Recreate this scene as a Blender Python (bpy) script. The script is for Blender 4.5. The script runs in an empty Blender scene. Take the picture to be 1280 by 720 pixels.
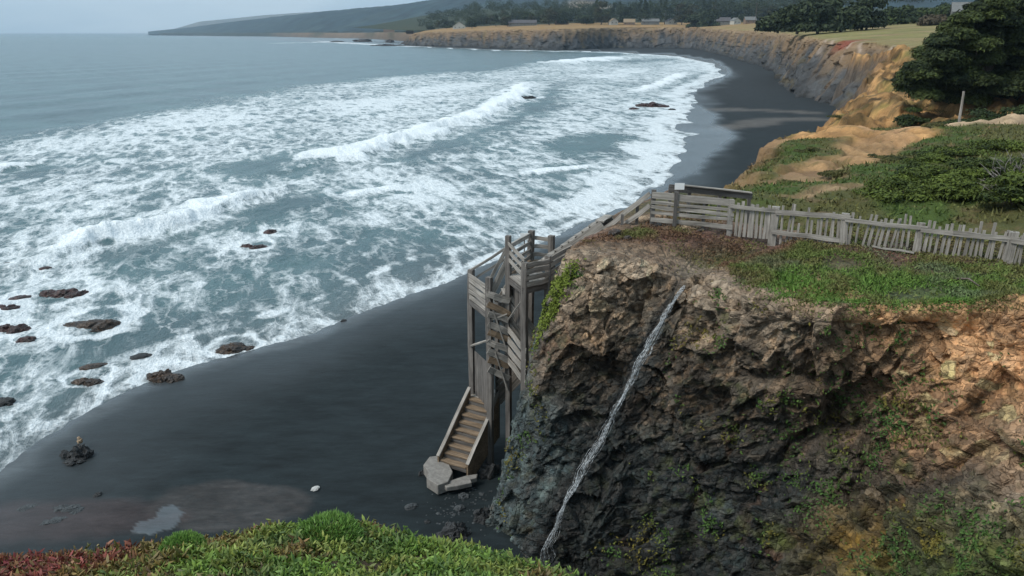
import bpy, bmesh, math, random
import numpy as np
from mathutils import Vector

random.seed(11)
rng = np.random.default_rng(11)
SC = bpy.context.scene
COL = SC.collection
R = math.radians

# ------------------------------------------------------------------ camera
CAM_Z = 18.0
PITCH = math.atan(0.319)
CT, ST = math.cos(PITCH), math.sin(PITCH)
cam_data = bpy.data.cameras.new('camera')
cam = bpy.data.objects.new('camera', cam_data)
COL.objects.link(cam)
cam.location = (0, 0, CAM_Z)
cam.rotation_euler = (R(90) - PITCH, 0, 0)
cam_data.sensor_width = 36
cam_data.lens = 28.125
cam_data.clip_start = 0.1
cam_data.clip_end = 90000
SC.camera = cam


def P(px, py, z=None, Y=None):
    """world point seen at a photograph position, at a height z or a distance Y"""
    v = (360 - py) / 1000.0
    d = np.array([(px - 640) / 1000.0, CT + v * ST, -ST + v * CT])
    s = (z - CAM_Z) / d[2] if z is not None else Y / d[1]
    return np.array([0, 0, CAM_Z]) + s * d


# ------------------------------------------------------------------ noise
_G = rng.normal(size=(4096, 3)); _G /= np.linalg.norm(_G, axis=1)[:, None]
_U = rng.random((4096, 4))


def _hash(i, j, k):
    h = (i * 73856093) ^ (j * 19349663) ^ (k * 83492791)
    h = (h ^ (h >> 13)) * 1274126177
    return (h ^ (h >> 16)) & 4095


_G32 = np.ascontiguousarray(_G.T.astype(np.float32))
from concurrent.futures import ThreadPoolExecutor
_POOL = ThreadPoolExecutor(4)


def _perlin(p):
    ip = np.floor(p); f = (p - ip).astype(np.float32); ip = ip.astype(np.int32)
    x, y, z = f[:, 0], f[:, 1], f[:, 2]
    u = [q * q * q * (q * (q * 6 - 15) + 10) for q in (x, y, z)]
    hx = [(ip[:, 0] + d) * np.int32(73856093) for d in (0, 1)]
    hy = [(ip[:, 1] + d) * np.int32(19349663) for d in (0, 1)]
    hz_ = [(ip[:, 2] + d) * np.int32(83492791) for d in (0, 1)]
    wx, wy, wz = (1 - u[0], u[0]), (1 - u[1], u[1]), (1 - u[2], u[2])
    out = np.zeros(len(p), np.float32)
    for dx in (0, 1):
        for dy in (0, 1):
            hxy = hx[dx] ^ hy[dy]; wxy = wx[dx] * wy[dy]
            for dz in (0, 1):
                h = hxy ^ hz_[dz]; h = (h ^ (h >> 13)) * np.int32(1274126177); h = (h ^ (h >> 16)) & 4095
                out += wxy * wz[dz] * (_G32[0][h] * (x - dx) + _G32[1][h] * (y - dy) + _G32[2][h] * (z - dz))
    return out * 1.5


def perlin(p):
    p = np.asarray(p, float)
    if len(p) < 20000: return _perlin(p).astype(float)
    return np.concatenate(list(_POOL.map(_perlin, np.array_split(p, max(4, len(p) // 24000))))).astype(float)


def fbm(p, o=4, lac=2.03, gain=0.5):
    p = np.asarray(p, float); a = 1.0; out = 0; t = 0
    for k in range(o):
        out = out + a * perlin(p + 17.3 * k); t += a
        p = p * lac; a *= gain
    return out / t


def ridged(p, o=4):
    p = np.asarray(p, float); a = 1.0; out = 0; t = 0
    for k in range(o):
        out = out + a * (1 - 2 * np.abs(perlin(p + 9.1 * k))); t += a
        p = p * 2.07; a *= 0.5
    return out / t


def _facets(p, tilt=0.8):
    """piecewise planar cells: broken rock. returns displacement (about -1..1) and a random number per cell"""
    p = np.asarray(p, float)
    i = np.floor(p).astype(np.int64)
    best = np.full(len(p), 1e9); disp = np.zeros(len(p)); rnd = np.zeros(len(p))
    for dx in (-1, 0, 1):
        for dy in (-1, 0, 1):
            for dz in (-1, 0, 1):
                c = i + np.array([dx, dy, dz])
                h = _hash(c[:, 0], c[:, 1], c[:, 2])
                q = c + _U[h][:, :3]
                d = p - q
                dd = (d * d).sum(1)
                m = dd < best
                best[m] = dd[m]
                disp[m] = (_U[h][m, 3] * 2 - 1) * 0.6 + tilt * (_G[h][m] * d[m]).sum(1)
                rnd[m] = _U[(h[m] * 7 + 3) & 4095, 1]
    return disp, rnd


def facets(p, tilt=0.8):
    r = list(_POOL.map(lambda q: _facets(q, tilt), np.array_split(np.asarray(p, float), max(1, len(p) // 24000))))
    return np.concatenate([a_[0] for a_ in r]), np.concatenate([a_[1] for a_ in r])


def sstep(a, b, x):
    t = np.clip((x - a) / (b - a), 0, 1)
    return t * t * (3 - 2 * t)


def poly_dist(X, Y, pts):
    """distance to a polyline, signed: positive on its right-hand side; and the parameter of the nearest point"""
    pts = np.asarray(pts, float)
    best = np.full(X.shape, 1e18); sg = np.ones(X.shape); par = np.zeros(X.shape)
    for k in range(len(pts) - 1):
        a, b = pts[k][:2], pts[k + 1][:2]
        e = b - a; L2 = e @ e
        t = np.clip(((X - a[0]) * e[0] + (Y - a[1]) * e[1]) / L2, 0, 1)
        dx, dy = X - a[0] - t * e[0], Y - a[1] - t * e[1]
        d2 = dx * dx + dy * dy
        m = d2 < best
        best = np.where(m, d2, best)
        cr = e[0] * (Y - a[1]) - e[1] * (X - a[0])
        sg = np.where(m, np.where(cr > 0, -1.0, 1.0), sg)
        par = np.where(m, k + t, par)
    return np.sqrt(best) * sg, par


def stroke(X, Y, pts, w, soft):
    d, _ = poly_dist(X, Y, pts)
    return 1 - sstep(w, w + soft, np.abs(d))


def tps(pts):
    """thin plate spline through (x, y, z) points"""
    pts = np.asarray(pts, float); n = len(pts)
    xy, z = pts[:, :2], pts[:, 2]
    def U(r2): return np.where(r2 > 1e-9, r2 * np.log(np.maximum(r2, 1e-9)), 0)
    K = U(((xy[:, None] - xy[None]) ** 2).sum(2)) + np.eye(n) * 8.0
    A = np.zeros((n + 3, n + 3)); A[:n, :n] = K
    A[:n, n] = 1; A[:n, n + 1:] = xy; A[n, :n] = 1; A[n + 1:, :n] = xy.T
    w = np.linalg.solve(A, np.r_[z, 0, 0, 0])
    def f(X, Y):
        out = w[n] + w[n + 1] * X + w[n + 2] * Y
        for k in range(n):
            out = out + w[k] * U((X - xy[k, 0]) ** 2 + (Y - xy[k, 1]) ** 2)
        return out
    return f


def crom(C, t):
    """Catmull-Rom through control rows C (n, ...) at parameters t in [0, n-1]"""
    n = len(C); t = np.clip(t, 0, n - 1 - 1e-6)
    i = t.astype(int); f = (t - i).reshape((-1,) + (1,) * (C.ndim - 1))
    p1, p2 = C[i], C[i + 1]
    p0 = np.where((i > 0).reshape(f.shape), C[np.maximum(i - 1, 0)], 2 * p1 - p2)
    p3 = np.where((i < n - 2).reshape(f.shape), C[np.minimum(i + 2, n - 1)], 2 * p2 - p1)
    return 0.5 * (2 * p1 + (p2 - p0) * f + (2 * p0 - 5 * p1 + 4 * p2 - p3) * f ** 2 + (3 * p1 - p0 - 3 * p2 + p3) * f ** 3)


def lerp(C, t):
    n = len(C); t = np.clip(t, 0, n - 1 - 1e-6)
    i = t.astype(int); f = (t - i).reshape((-1,) + (1,) * (C.ndim - 1))
    return C[i] * (1 - f) + C[i + 1] * f


def mix(a, b, t):
    return a + (np.asarray(b) - a) * t[:, None]


# ------------------------------------------------------------------ objects
ORIGIN = {}


def tag(o, label=None, cat=None, group=None, kind=None):
    if label: o['label'] = label
    if cat: o['category'] = cat
    if group: o['group'] = group
    if kind: o['kind'] = kind
    return o


def empty(name, loc):
    o = bpy.data.objects.new(name, None); COL.objects.link(o)
    o.location = tuple(float(c) for c in loc)
    ORIGIN[o.name] = np.array(loc, float)
    return o


def mk(name, V, F, mat, parent=None, smooth=True, cols=None, attrs=None, vec=None, origin=None):
    V = np.asarray(V, float)
    org = np.array(origin, float) if origin is not None else (ORIGIN.get(parent.name, np.zeros(3)) if parent else np.zeros(3))
    V = V - org
    me = bpy.data.meshes.new(name)
    me.vertices.add(len(V)); me.vertices.foreach_set('co', V.astype(np.float32).ravel())
    if isinstance(F, np.ndarray):
        k = F.shape[1]; idx = F.ravel().astype(np.int32); st = np.arange(0, len(F) * k, k, dtype=np.int32); nf = len(F)
    else:
        idx = np.array([i for f in F for i in f], np.int32)
        st = np.cumsum([0] + [len(f) for f in F[:-1]]).astype(np.int32); nf = len(F)
    me.loops.add(len(idx)); me.loops.foreach_set('vertex_index', idx)
    me.polygons.add(nf); me.polygons.foreach_set('loop_start', st)
    me.polygons.foreach_set('use_smooth', np.full(nf, smooth))
    me.update(calc_edges=True); me.validate()
    if cols is not None:
        a = me.attributes.new('col', 'FLOAT_COLOR', 'POINT')
        a.data.foreach_set('color', np.c_[cols, np.ones(len(V))].astype(np.float32).ravel())
    for k_, v_ in (attrs or {}).items():
        a = me.attributes.new(k_, 'FLOAT', 'POINT'); a.data.foreach_set('value', np.asarray(v_, np.float32))
    if vec is not None:
        a = me.attributes.new('grain', 'FLOAT_VECTOR', 'POINT'); a.data.foreach_set('vector', np.asarray(vec, np.float32).ravel())
    me.materials.append(mat)
    o = bpy.data.objects.new(name, me); COL.objects.link(o)
    if parent is not None:
        o.parent = parent; ORIGIN[o.name] = org
    else:
        o.location = tuple(org)
        ORIGIN[o.name] = org
    return o


def grid_faces(r, c):
    a = np.arange(r * c).reshape(r, c)
    return np.stack([a[:-1, :-1], a[:-1, 1:], a[1:, 1:], a[1:, :-1]], -1).reshape(-1, 4)


class MB:
    """collects bars, boxes, tubes of one part and builds them as one mesh"""
    def __init__(s): s.v = []; s.f = []; s.g = []; s.n = 0
    def add(s, V, F, G=None):
        V = np.asarray(V, float)
        s.v.append(V); s.f += [[i + s.n for i in f] for f in F]
        s.g.append(V if G is None else np.asarray(G, float)); s.n += len(V)
    def bar(s, a, b, w, h, up=(0, 0, 1), seg=1, wob=0.0):
        a = np.array(a, float); b = np.array(b, float); d = b - a; L = np.linalg.norm(d); d /= L
        up = np.array(up, float)
        sd = np.cross(d, up)
        if np.linalg.norm(sd) < 1e-4: sd = np.cross(d, (0, 1, 0))
        sd /= np.linalg.norm(sd); uu = np.cross(sd, d)
        V = []; G = []; ro = np.random.default_rng(int(abs(a.sum() * 977 + b.sum() * 311)) % 99991)
        off = ro.random(3) * 40
        for k in range(seg + 1):
            t = k / seg; p = a + d * L * t
            j = ro.normal(size=3) * wob
            for (x, y) in ((-1, -1), (1, -1), (1, 1), (-1, 1)):
                e = ro.normal(size=2) * wob * 0.4
                V.append(p + j + sd * (x * w / 2 + e[0]) + uu * (y * h / 2 + e[1]))
                G.append(off + np.array([L * t, x * w / 2, y * h / 2]))
        F = [[3, 2, 1, 0], [4 * seg, 4 * seg + 1, 4 * seg + 2, 4 * seg + 3]]
        for k in range(seg):
            for q in range(4):
                F.append([4 * k + q, 4 * k + (q + 1) % 4, 4 * k + 4 + (q + 1) % 4, 4 * k + 4 + q])
        s.add(V, F, G)
        return s
    def box(s, lo, hi):
        lo = np.array(lo, float); hi = np.array(hi, float)
        c = (lo + hi) / 2
        return s.bar((lo[0], c[1], c[2]), (hi[0], c[1], c[2]), hi[1] - lo[1], hi[2] - lo[2])
    def tube(s, pts, rad, n=8):
        pts = np.asarray(pts, float); V = []; F = []
        for k, p in enumerate(pts):
            d = pts[min(k + 1, len(pts) - 1)] - pts[max(k - 1, 0)]; d = d / (np.linalg.norm(d) + 1e-9)
            a = np.cross(d, (0.31, 0.7, 0.2)); a /= np.linalg.norm(a) + 1e-9; b = np.cross(d, a)
            for q in range(n):
                t = 2 * math.pi * q / n
                V.append(p + rad[k] * (math.cos(t) * a + math.sin(t) * b))
        for k in range(len(pts) - 1):
            for q in range(n):
                F.append([k * n + q, k * n + (q + 1) % n, (k + 1) * n + (q + 1) % n, (k + 1) * n + q])
        F.append(list(range(n))[::-1]); F.append([(len(pts) - 1) * n + q for q in range(n)])
        s.add(V, F); return s
    def build(s, name, mat, parent=None, smooth=False, origin=None):
        return mk(name, np.concatenate(s.v), s.f, mat, parent, smooth, vec=np.concatenate(s.g), origin=origin)


# ------------------------------------------------------------------ materials
class NT:
    def __init__(s, name):
        s.m = bpy.data.materials.new(name); s.m.use_nodes = True
        s.t = s.m.node_tree; s.b = s.t.nodes['Principled BSDF']; s.out = s.t.nodes['Material Output']
    def n(s, kind, **kw):
        nd = s.t.nodes.new(kind)
        for k, v in kw.items(): setattr(nd, k, v)
        return nd
    def put(s, sock, val):
        if isinstance(val, bpy.types.NodeSocket): s.t.links.new(val, sock)
        elif isinstance(val, (tuple, list)) and len(val) == 3 and sock.type == 'RGBA': sock.default_value = (*val, 1)
        else: sock.default_value = val
    def math(s, op, a, b=0.0, c=None, clamp=False):
        nd = s.n('ShaderNodeMath', operation=op, use_clamp=clamp)
        s.put(nd.inputs[0], a); s.put(nd.inputs[1], b)
        if c is not None: s.put(nd.inputs[2], c)
        return nd.outputs[0]
    def remap(s, v, a, b, lo=0.0, hi=1.0, smooth=True):
        nd = s.n('ShaderNodeMapRange', interpolation_type='SMOOTHSTEP' if smooth else 'LINEAR')
        for k, x in zip(('Value', 'From Min', 'From Max', 'To Min', 'To Max'), (v, a, b, lo, hi)): s.put(nd.inputs[k], x)
        return nd.outputs[0]
    def attr(s, name, out='Fac'):
        return s.n('ShaderNodeAttribute', attribute_name=name).outputs[out]
    def obj(s): return s.n('ShaderNodeTexCoord').outputs['Object']
    def scale(s, vec, sc, rot=(0, 0, 0), loc=(0, 0, 0)):
        nd = s.n('ShaderNodeMapping'); s.put(nd.inputs['Vector'], vec)
        nd.inputs['Scale'].default_value = sc; nd.inputs['Rotation'].default_value = rot; nd.inputs['Location'].default_value = loc
        return nd.outputs[0]
    def noise(s, vec, scale, detail=4, rough=0.55, dist=0.0, out='Fac'):
        nd = s.n('ShaderNodeTexNoise'); s.put(nd.inputs['Vector'], vec)
        nd.inputs['Scale'].default_value = scale; nd.inputs['Detail'].default_value = detail
        nd.inputs['Roughness'].default_value = rough; nd.inputs['Distortion'].default_value = dist
        return nd.outputs[out]
    def vor(s, vec, scale, feature='F1', out='Distance'):
        nd = s.n('ShaderNodeTexVoronoi', feature=feature); s.put(nd.inputs['Vector'], vec); nd.inputs['Scale'].default_value = scale
        return nd.outputs[out]
    def vmath(s, op, a, b):
        nd = s.n('ShaderNodeVectorMath', operation=op); s.put(nd.inputs[0], a)
        if op == 'SCALE': s.put(nd.inputs['Scale'], b)
        else: s.put(nd.inputs[1], b)
        return nd.outputs[0]
    def mixc(s, fac, a, b, blend='MIX'):
        nd = s.n('ShaderNodeMix', data_type='RGBA', blend_type=blend); s.put(nd.inputs[0], fac); s.put(nd.inputs[6], a); s.put(nd.inputs[7], b)
        return nd.outputs[2]
    def gain(s, col, fac):
        """colour times a scalar socket"""
        return s.vmath('SCALE', col, fac)
    def bump(s, h, strength=0.5, dist=0.1, normal=None):
        nd = s.n('ShaderNodeBump'); s.put(nd.inputs['Height'], h); nd.inputs['Strength'].default_value = strength; nd.inputs['Distance'].default_value = dist
        if normal is not None: s.put(nd.inputs['Normal'], normal)
        return nd.outputs[0]
    def set(s, **kw):
        for k, v in kw.items(): s.put(s.b.inputs[k.replace('_', ' ')], v)
        return s


def m_ground(name, scale=1.0, var=0.6, rough=0.9, bump=0.6, bd=0.12, spec=0.2, crack=False):
    n = NT(name); o = n.obj()
    a = n.noise(o, 0.7 * scale, 6, 0.65); b = n.noise(o, 6.0 * scale, 5, 0.7); c = n.noise(o, 28 * scale, 3, 0.6)
    k = n.math('ADD', n.math('MULTIPLY', a, 0.35), n.math('ADD', n.math('MULTIPLY', b, 0.4), n.math('MULTIPLY', c, 0.25)))
    g = n.remap(k, 0.28, 0.72, 1 - var, 1 + var, False)
    h = n.math('ADD', n.math('MULTIPLY', b, 1.0), n.math('MULTIPLY', c, 0.45))
    col = n.attr('col', 'Color')
    if crack:
        w = n.vmath('ADD', n.scale(o, (1.0, 1.0, 1.15), (0.2, 0.7, 0.3)), n.vmath('SCALE', n.noise(o, 2.2, 3, 0.6, out='Color'), 0.22))
        v1 = n.vor(w, 1.9 * scale, 'DISTANCE_TO_EDGE'); v2 = n.vor(w, 5.5 * scale, 'DISTANCE_TO_EDGE')
        cell = n.vor(w, 5.5 * scale, 'F1', 'Color')
        sep = n.n('ShaderNodeSeparateColor'); n.put(sep.inputs[0], cell)
        g = n.math('MULTIPLY', g, n.remap(sep.outputs[0], 0, 1, 0.55, 1.5, False))
        h = n.math('ADD', h, n.math('ADD', n.math('MULTIPLY', n.remap(v1, 0, 0.14), 0.9), n.math('ADD', n.math('MULTIPLY', n.remap(v2, 0, 0.12), 0.5), n.math('MULTIPLY', sep.outputs[1], 0.5))))
        col = n.mixc(n.math('MULTIPLY', sep.outputs[2], 0.25), col, (0.12, 0.10, 0.085))
    n.set(Base_Color=n.gain(col, g), Roughness=rough, Normal=n.bump(h, bump, bd))
    n.b.inputs['Specular IOR Level'].default_value = spec
    return n


def m_flat(name, c, rough=0.8, var=0.35, scale=8.0, bump=0.3, bd=0.02, spec=0.3):
    n = NT(name); o = n.obj(); a = n.noise(o, scale, 5, 0.65)
    n.set(Base_Color=n.gain(n.mixc(0.0, c, c), n.remap(a, 0.25, 0.75, 1 - var, 1 + var, False)), Roughness=rough, Normal=n.bump(a, bump, bd))
    n.b.inputs['Specular IOR Level'].default_value = spec
    return n.m


def m_leaf(name, rough=0.75, spec=0.25):
    n = NT(name)
    n.set(Base_Color=n.attr('col', 'Color'), Roughness=rough)
    n.b.inputs['Specular IOR Level'].default_value = spec
    return n.m


def m_wood(name, c1, c2, green=0.0):
    n = NT(name); g = n.attr('grain', 'Vector')
    a = n.noise(n.scale(g, (0.8, 22, 22)), 1.0, 5, 0.65); b = n.noise(n.scale(g, (1.2, 3, 3)), 1.0, 4, 0.6)
    c = n.mixc(n.remap(a, 0.3, 0.7), c1, c2)
    c = n.gain(c, n.remap(b, 0.25, 0.75, 0.62, 1.35, False))
    if green: c = n.mixc(n.math('MULTIPLY', n.remap(n.noise(g, 1.7, 4), 0.5, 0.75), green), c, (0.09, 0.095, 0.05))
    n.set(Base_Color=c, Roughness=0.85, Normal=n.bump(a, 0.5, 0.012))
    n.b.inputs['Specular IOR Level'].default_value = 0.2
    return n.m


LEAF = m_leaf('foliage')
SUCC = m_leaf('succulent', 0.55, 0.3)
WOOD_GREY = m_wood('weathered_wood', (0.345, 0.322, 0.29), (0.17, 0.155, 0.138), 0.15)
WOOD_DARK = m_wood('dark_wood', (0.16, 0.15, 0.14), (0.07, 0.063, 0.058))
WOOD_BROWN = m_wood('brown_wood', (0.25, 0.185, 0.125), (0.11, 0.08, 0.055))
BARK = m_wood('bark', (0.16, 0.13, 0.11), (0.06, 0.05, 0.042))
WHITE = m_flat('white_paint', (0.78, 0.78, 0.76), 0.5, 0.06)
CONC = m_flat('concrete', (0.19, 0.18, 0.165), 0.85, 0.4, 5, 0.5, 0.03)

# ------------------------------------------------------------------ shore
SHORE_PX = [(-330, 760), (-120, 660), (0, 592), (55, 552), (110, 519), (175, 487), (235, 463), (300, 443), (360, 424), (420, 404), (475, 383),
            (530, 360), (590, 335), (650, 312), (700, 294), (745, 275), (795, 250), (832, 218), (846, 193), (862, 168), (850, 150),
            (868, 130), (862, 117), (884, 104), (905, 92), (890, 79), (845, 70), (770, 65.5), (715, 63)]
SHORE = np.array([P(x, y, z=0)[:2] for x, y in SHORE_PX] + [(0, 880), (-130, 1150), (-400, 1700)])
WET_PX = [(-330, 790), (0, 606), (60, 562), (130, 520), (235, 474), (300, 452), (420, 414), (530, 369), (650, 319), (740, 291), (850, 240), (885, 206), (905, 190), (926, 168),
          (898, 156), (903, 146), (870, 128), (872, 114), (905, 100), (918, 90), (900, 76), (850, 68.5), (770, 64.5), (715, 62)]
WETL = np.array([P(x, y, z=0.1)[:2] for x, y in WET_PX] + [(0, 880), (-130, 1150), (-400, 1700)])


def shore_d(X, Y):
    """signed distance to the waterline, positive inland"""
    X = np.asarray(X, float); Y = np.asarray(Y, float)
    q = np.c_[X.ravel() * 0.075, Y.ravel() * 0.06, X.ravel() * 0]
    w = (0.55 + np.clip(Y.ravel() - 40, 0, 120) * 0.022) * (np.abs(perlin(q)) * 2.2 - 0.6 + 0.5 * perlin(q * 2.7 + 5))
    return poly_dist(X, Y, SHORE)[0] + w.reshape(X.shape)


def beach_z(X, Y):
    X = np.asarray(X, float); Y = np.asarray(Y, float)
    d = shore_d(X, Y)
    return np.where(d > 0, 0.8 * (1 - np.exp(-d / 22.0)), np.maximum(d * 0.035, -2.0))


def on_beach(px, py):
    p = P(px, py, z=0.4)
    for _ in range(6):
        p = P(px, py, z=float(beach_z(p[0:1], p[1:2])[0]))
    return p


def polar_grid(a0, a1, nc, py0, py1, nr, zref=0.0):
    """a sheet whose rows get denser towards the near end"""
    pys = np.linspace(py0, py1, nr)
    v = (360 - pys) / 1000
    Y = (zref - CAM_Z) / (-ST + v * CT) * (CT + v * ST)
    a = np.linspace(a0, a1, nc)
    YY, AA = np.meshgrid(Y, a, indexing='ij')
    return (YY * AA).ravel(), YY.ravel()


# ---- beach
nr, nc = 420, 460
X, Y = polar_grid(-1.1, 1.0, nc, 56.5, 1000, nr, 0.4)
Z = beach_z(X, Y)
p3 = np.c_[X, Y, np.zeros_like(X)]
Z = Z + 0.05 * fbm(p3 * np.array([0.12, 0.12, 1]), 3) * sstep(1, 8, shore_d(X, Y)) + 0.012 * fbm(p3 * 1.3, 3)
wet = 1 - sstep(-2.2, 1.6, poly_dist(X, Y, WETL)[0] + 2.2 * fbm(p3 * 0.22, 4))
wet = np.maximum(wet, 0.55 * (1 - sstep(0, 9, shore_d(X, Y) + 3 * fbm(p3 * 0.1, 3))))
base = np.tile(np.array([0.0118, 0.0170, 0.0190]), (len(X), 1))
q = fbm(np.c_[X * 0.05 + Y * 0.02, Y * 0.02 - X * 0.01, X * 0], 4)
base = base * (1 + 0.35 * q)[:, None]
far = sstep(100, 300, Y)
base = mix(base, (0.021, 0.023, 0.0245), far * 0.8)
film = (1 - sstep(0.2, 1.9, shore_d(X, Y) + 0.8 * fbm(p3 * 0.5, 3))) * (1 - sstep(70, 110, Y))
base = mix(base, (0.085, 0.098, 0.104), film * 0.75)  # pale foamy water film, with the sky's sheen put into its colour
# brown gravelly spread of sand below the near bluff
bp = on_beach(285, 632)
m = 1 - sstep(0.80, 1.0, np.hypot((X - bp[0] + .3 * (Y - bp[1])) / 3.5, (Y - bp[1]) / 2.0) + 0.30 * fbm(p3 * 0.55, 4))
base = mix(base, (0.046, 0.043, 0.042), m * (0.62 + 0.5 * fbm(p3 * np.array([2.2, 3.5, 1]), 3)))
bp = on_beach(205, 650)
pm = np.hypot((X - bp[0]) / 1.05, (Y - bp[1]) / 1.0) + 0.85 * fbm(p3 * 1.1 + 2.2, 4)
pool = 1 - sstep(0.72, 0.80, pm)
base = mix(base, (0.058, 0.070, 0.076), pool * 0.95)  # the sky mirrored in the pool is put into its colour
wet = np.maximum(wet * (1 - m * .4), pool * 0.8)
bp = on_beach(60, 650)
m = 1 - sstep(0.5, 1.0, np.hypot((X - bp[0]) / 6, (Y - bp[1]) / 1.8) + 0.3 * fbm(p3 * 0.7, 3))
base = mix(base, (0.05, 0.036, 0.036), m * 0.6)
# pale drying streaks where a stream runs out over the far beach
for pts, w in (([P(905, 160, z=.5), P(960, 150, z=.6), P(1030, 148, z=.8)], 2.0), ([P(890, 135, z=.4), P(950, 138, z=.5), P(1010, 140, z=.8)], 1.6)):
    base = mix(base, (0.11, 0.10, 0.09), 0.6 * stroke(X + 4 * fbm(p3 * 0.08, 2), Y + 6 * fbm(p3 * 0.06 + 5, 2), pts, w, 3.0))
n = NT('black_sand'); o = n.obj()
g1 = n.noise(n.scale(o, (0.5, 1.2, 1), (0, 0, 0.5)), 1.1, 6, 0.65); g2 = n.noise(o, 34, 4, 0.75); g3 = n.noise(n.scale(o, (0.25, 1.6, 1), (0, 0, 0.42)), 1.0, 4, 0.6, 0.6)
wetn = n.attr('wet')
col = n.gain(n.attr('col', 'Color'), n.math('MULTIPLY', n.remap(g1, 0.25, 0.75, 0.62, 1.45, False), n.remap(g2, 0.2, 0.8, 0.6, 1.5, False)))
col = n.gain(col, n.remap(wetn, 0, 1, 1, 0.6, False))
h = n.math('ADD', n.math('MULTIPLY', g2, 0.12), n.math('ADD', n.math('MULTIPLY', g1, 0.5), n.math('MULTIPLY', g3, 0.55)))
h = n.math('MULTIPLY', h, n.remap(wetn, 0, 1, 1, 0.12, False))
g4 = n.noise(n.scale(o, (0.7, 2.6, 1), (0, 0, -0.9)), 1.6, 5, 0.7, 0.8)
col = n.gain(col, n.remap(g4, 0.3, 0.7, 0.8, 1.25, False))
h = n.math('ADD', h, n.math('MULTIPLY', g4, 0.5))
n.set(Base_Color=col, Roughness=n.remap(wetn, 0, 1, 0.8, 0.17, False), Normal=n.bump(h, 0.5, 0.10))
n.put(n.b.inputs['Specular IOR Level'], n.remap(wetn, 0, 1, 0.15, 0.85, False))
beach = mk('beach', np.c_[X, Y, Z], grid_faces(nr, nc), n.m, cols=base, attrs={'wet': wet})
tag(beach, 'black sand beach curving along the bay', 'beach', kind='structure')

# ---- sea
nr, nc = 640, 640
pys = np.r_[np.linspace(41.35, 56, 60), np.linspace(56.5, 790, nr - 60)]
v = (360 - pys) / 1000
Yr = (0 - CAM_Z) / (-ST + v * CT) * (CT + v * ST)
a = np.linspace(-1.05, 0.42, nc)
YY, AA = np.meshgrid(Yr, a, indexing='ij')
X, Y = (YY * AA).ravel(), YY.ravel()
dsea = -shore_d(X, Y)
p3 = np.c_[X, Y, np.zeros_like(X)]
OFF_PX = [(-300, 250), (-60, 178), (60, 160), (160, 140), (260, 119), (380, 104), (500, 92), (600, 87), (660, 79), (720, 72), (800, 66)]
OFFL = np.array([P(x, y, z=0)[:2] for x, y in OFF_PX])
doff, _ = poly_dist(X, Y, OFFL)
zone = sstep(-4, 22, doff + 14 * fbm(p3 * np.array([0.03, 0.02, 1]), 3)) * (dsea > -30)
foam = 0.535 * zone + 0.05 * zone * sstep(110, 60, Y)
foam += zone * 0.30 * fbm(p3 * np.array([0.035, 0.022, 1]) + 3.3, 3)


def blob(px, py, rx, ry, k, soft=0.5):
    """raise or lower the foam round a spot (radii in metres across and along the waves)"""
    global foam
    c = P(px, py, z=0)
    cx, cy = 0.954 * (X - c[0]) - 0.30 * (Y - c[1]), 0.30 * (X - c[0]) + 0.954 * (Y - c[1])
    d = np.hypot(cx / rx, cy / ry) + 0.35 * fbm(p3 * 0.09 + px * 0.01, 3)
    foam = foam + (k * .72 if k < -.1 and py > 225 else k) * (1 - sstep(1 - soft, 1 + soft * 0.5, d))


for b in ((735, 180, 7.5, 17, -0.5), (345, 208, 8, 10, -0.42), (380, 262, 7, 7, -0.42), (470, 310, 9, 9, -0.30), (560, 290, 7, 7, -0.15), (600, 225, 6, 9, -0.15),
          (200, 330, 6, 6, -0.26), (300, 372, 6, 5, -0.26), (180, 400, 5, 4, -0.22), (60, 460, 4, 4, -0.2), (120, 440, 4, 4, -0.25), (690, 215, 4, 8, -0.15),
          (420, 340, 6, 5, -0.2), (40, 350, 4, 4, -0.1), (640, 255, 5, 8, -0.18), (330, 330, 6, 5, -0.22),
          (250, 150, 14, 20, 0.18), (450, 130, 14, 25, 0.24), (120, 180, 12, 14, 0.14), (100, 240, 9, 10, 0.14), (560, 110, 10, 40, 0.25), (530, 240, 5, 8, 0.12),
          (780, 90, 10, 60, 0.2), (860, 82, 12, 60, 0.2), (770, 215, 6, 10, 0.2), (760, 140, 8, 20, 0.1), (830, 150, 5, 16, 0.18)):
    blob(*b)


def line(pxs): return np.array([P(x, y, z=0)[:2] for x, y in pxs])


BREAK = [([(395, 206), (470, 186), (540, 166), (600, 146), (645, 124), (668, 100)], 4.2, 1.25), ([(50, 326), (120, 303), (200, 284), (280, 262), (355, 233)], 2.3, 1.1),
         ([(-60, 226), (0, 213), (60, 203)], 2.4, 0.7), ([(690, 80), (740, 75), (800, 71)], 14, 1.1), ([(420, 247), (470, 240), (520, 232)], 1.2, 0.3),
         ([(640, 220), (700, 212), (760, 205)], 1.2, 0.3), ([(790, 118), (830, 105), (865, 88)], 3.5, 0.5)]
Z = np.zeros_like(X)
amp = sstep(0, 25, dsea)
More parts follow.
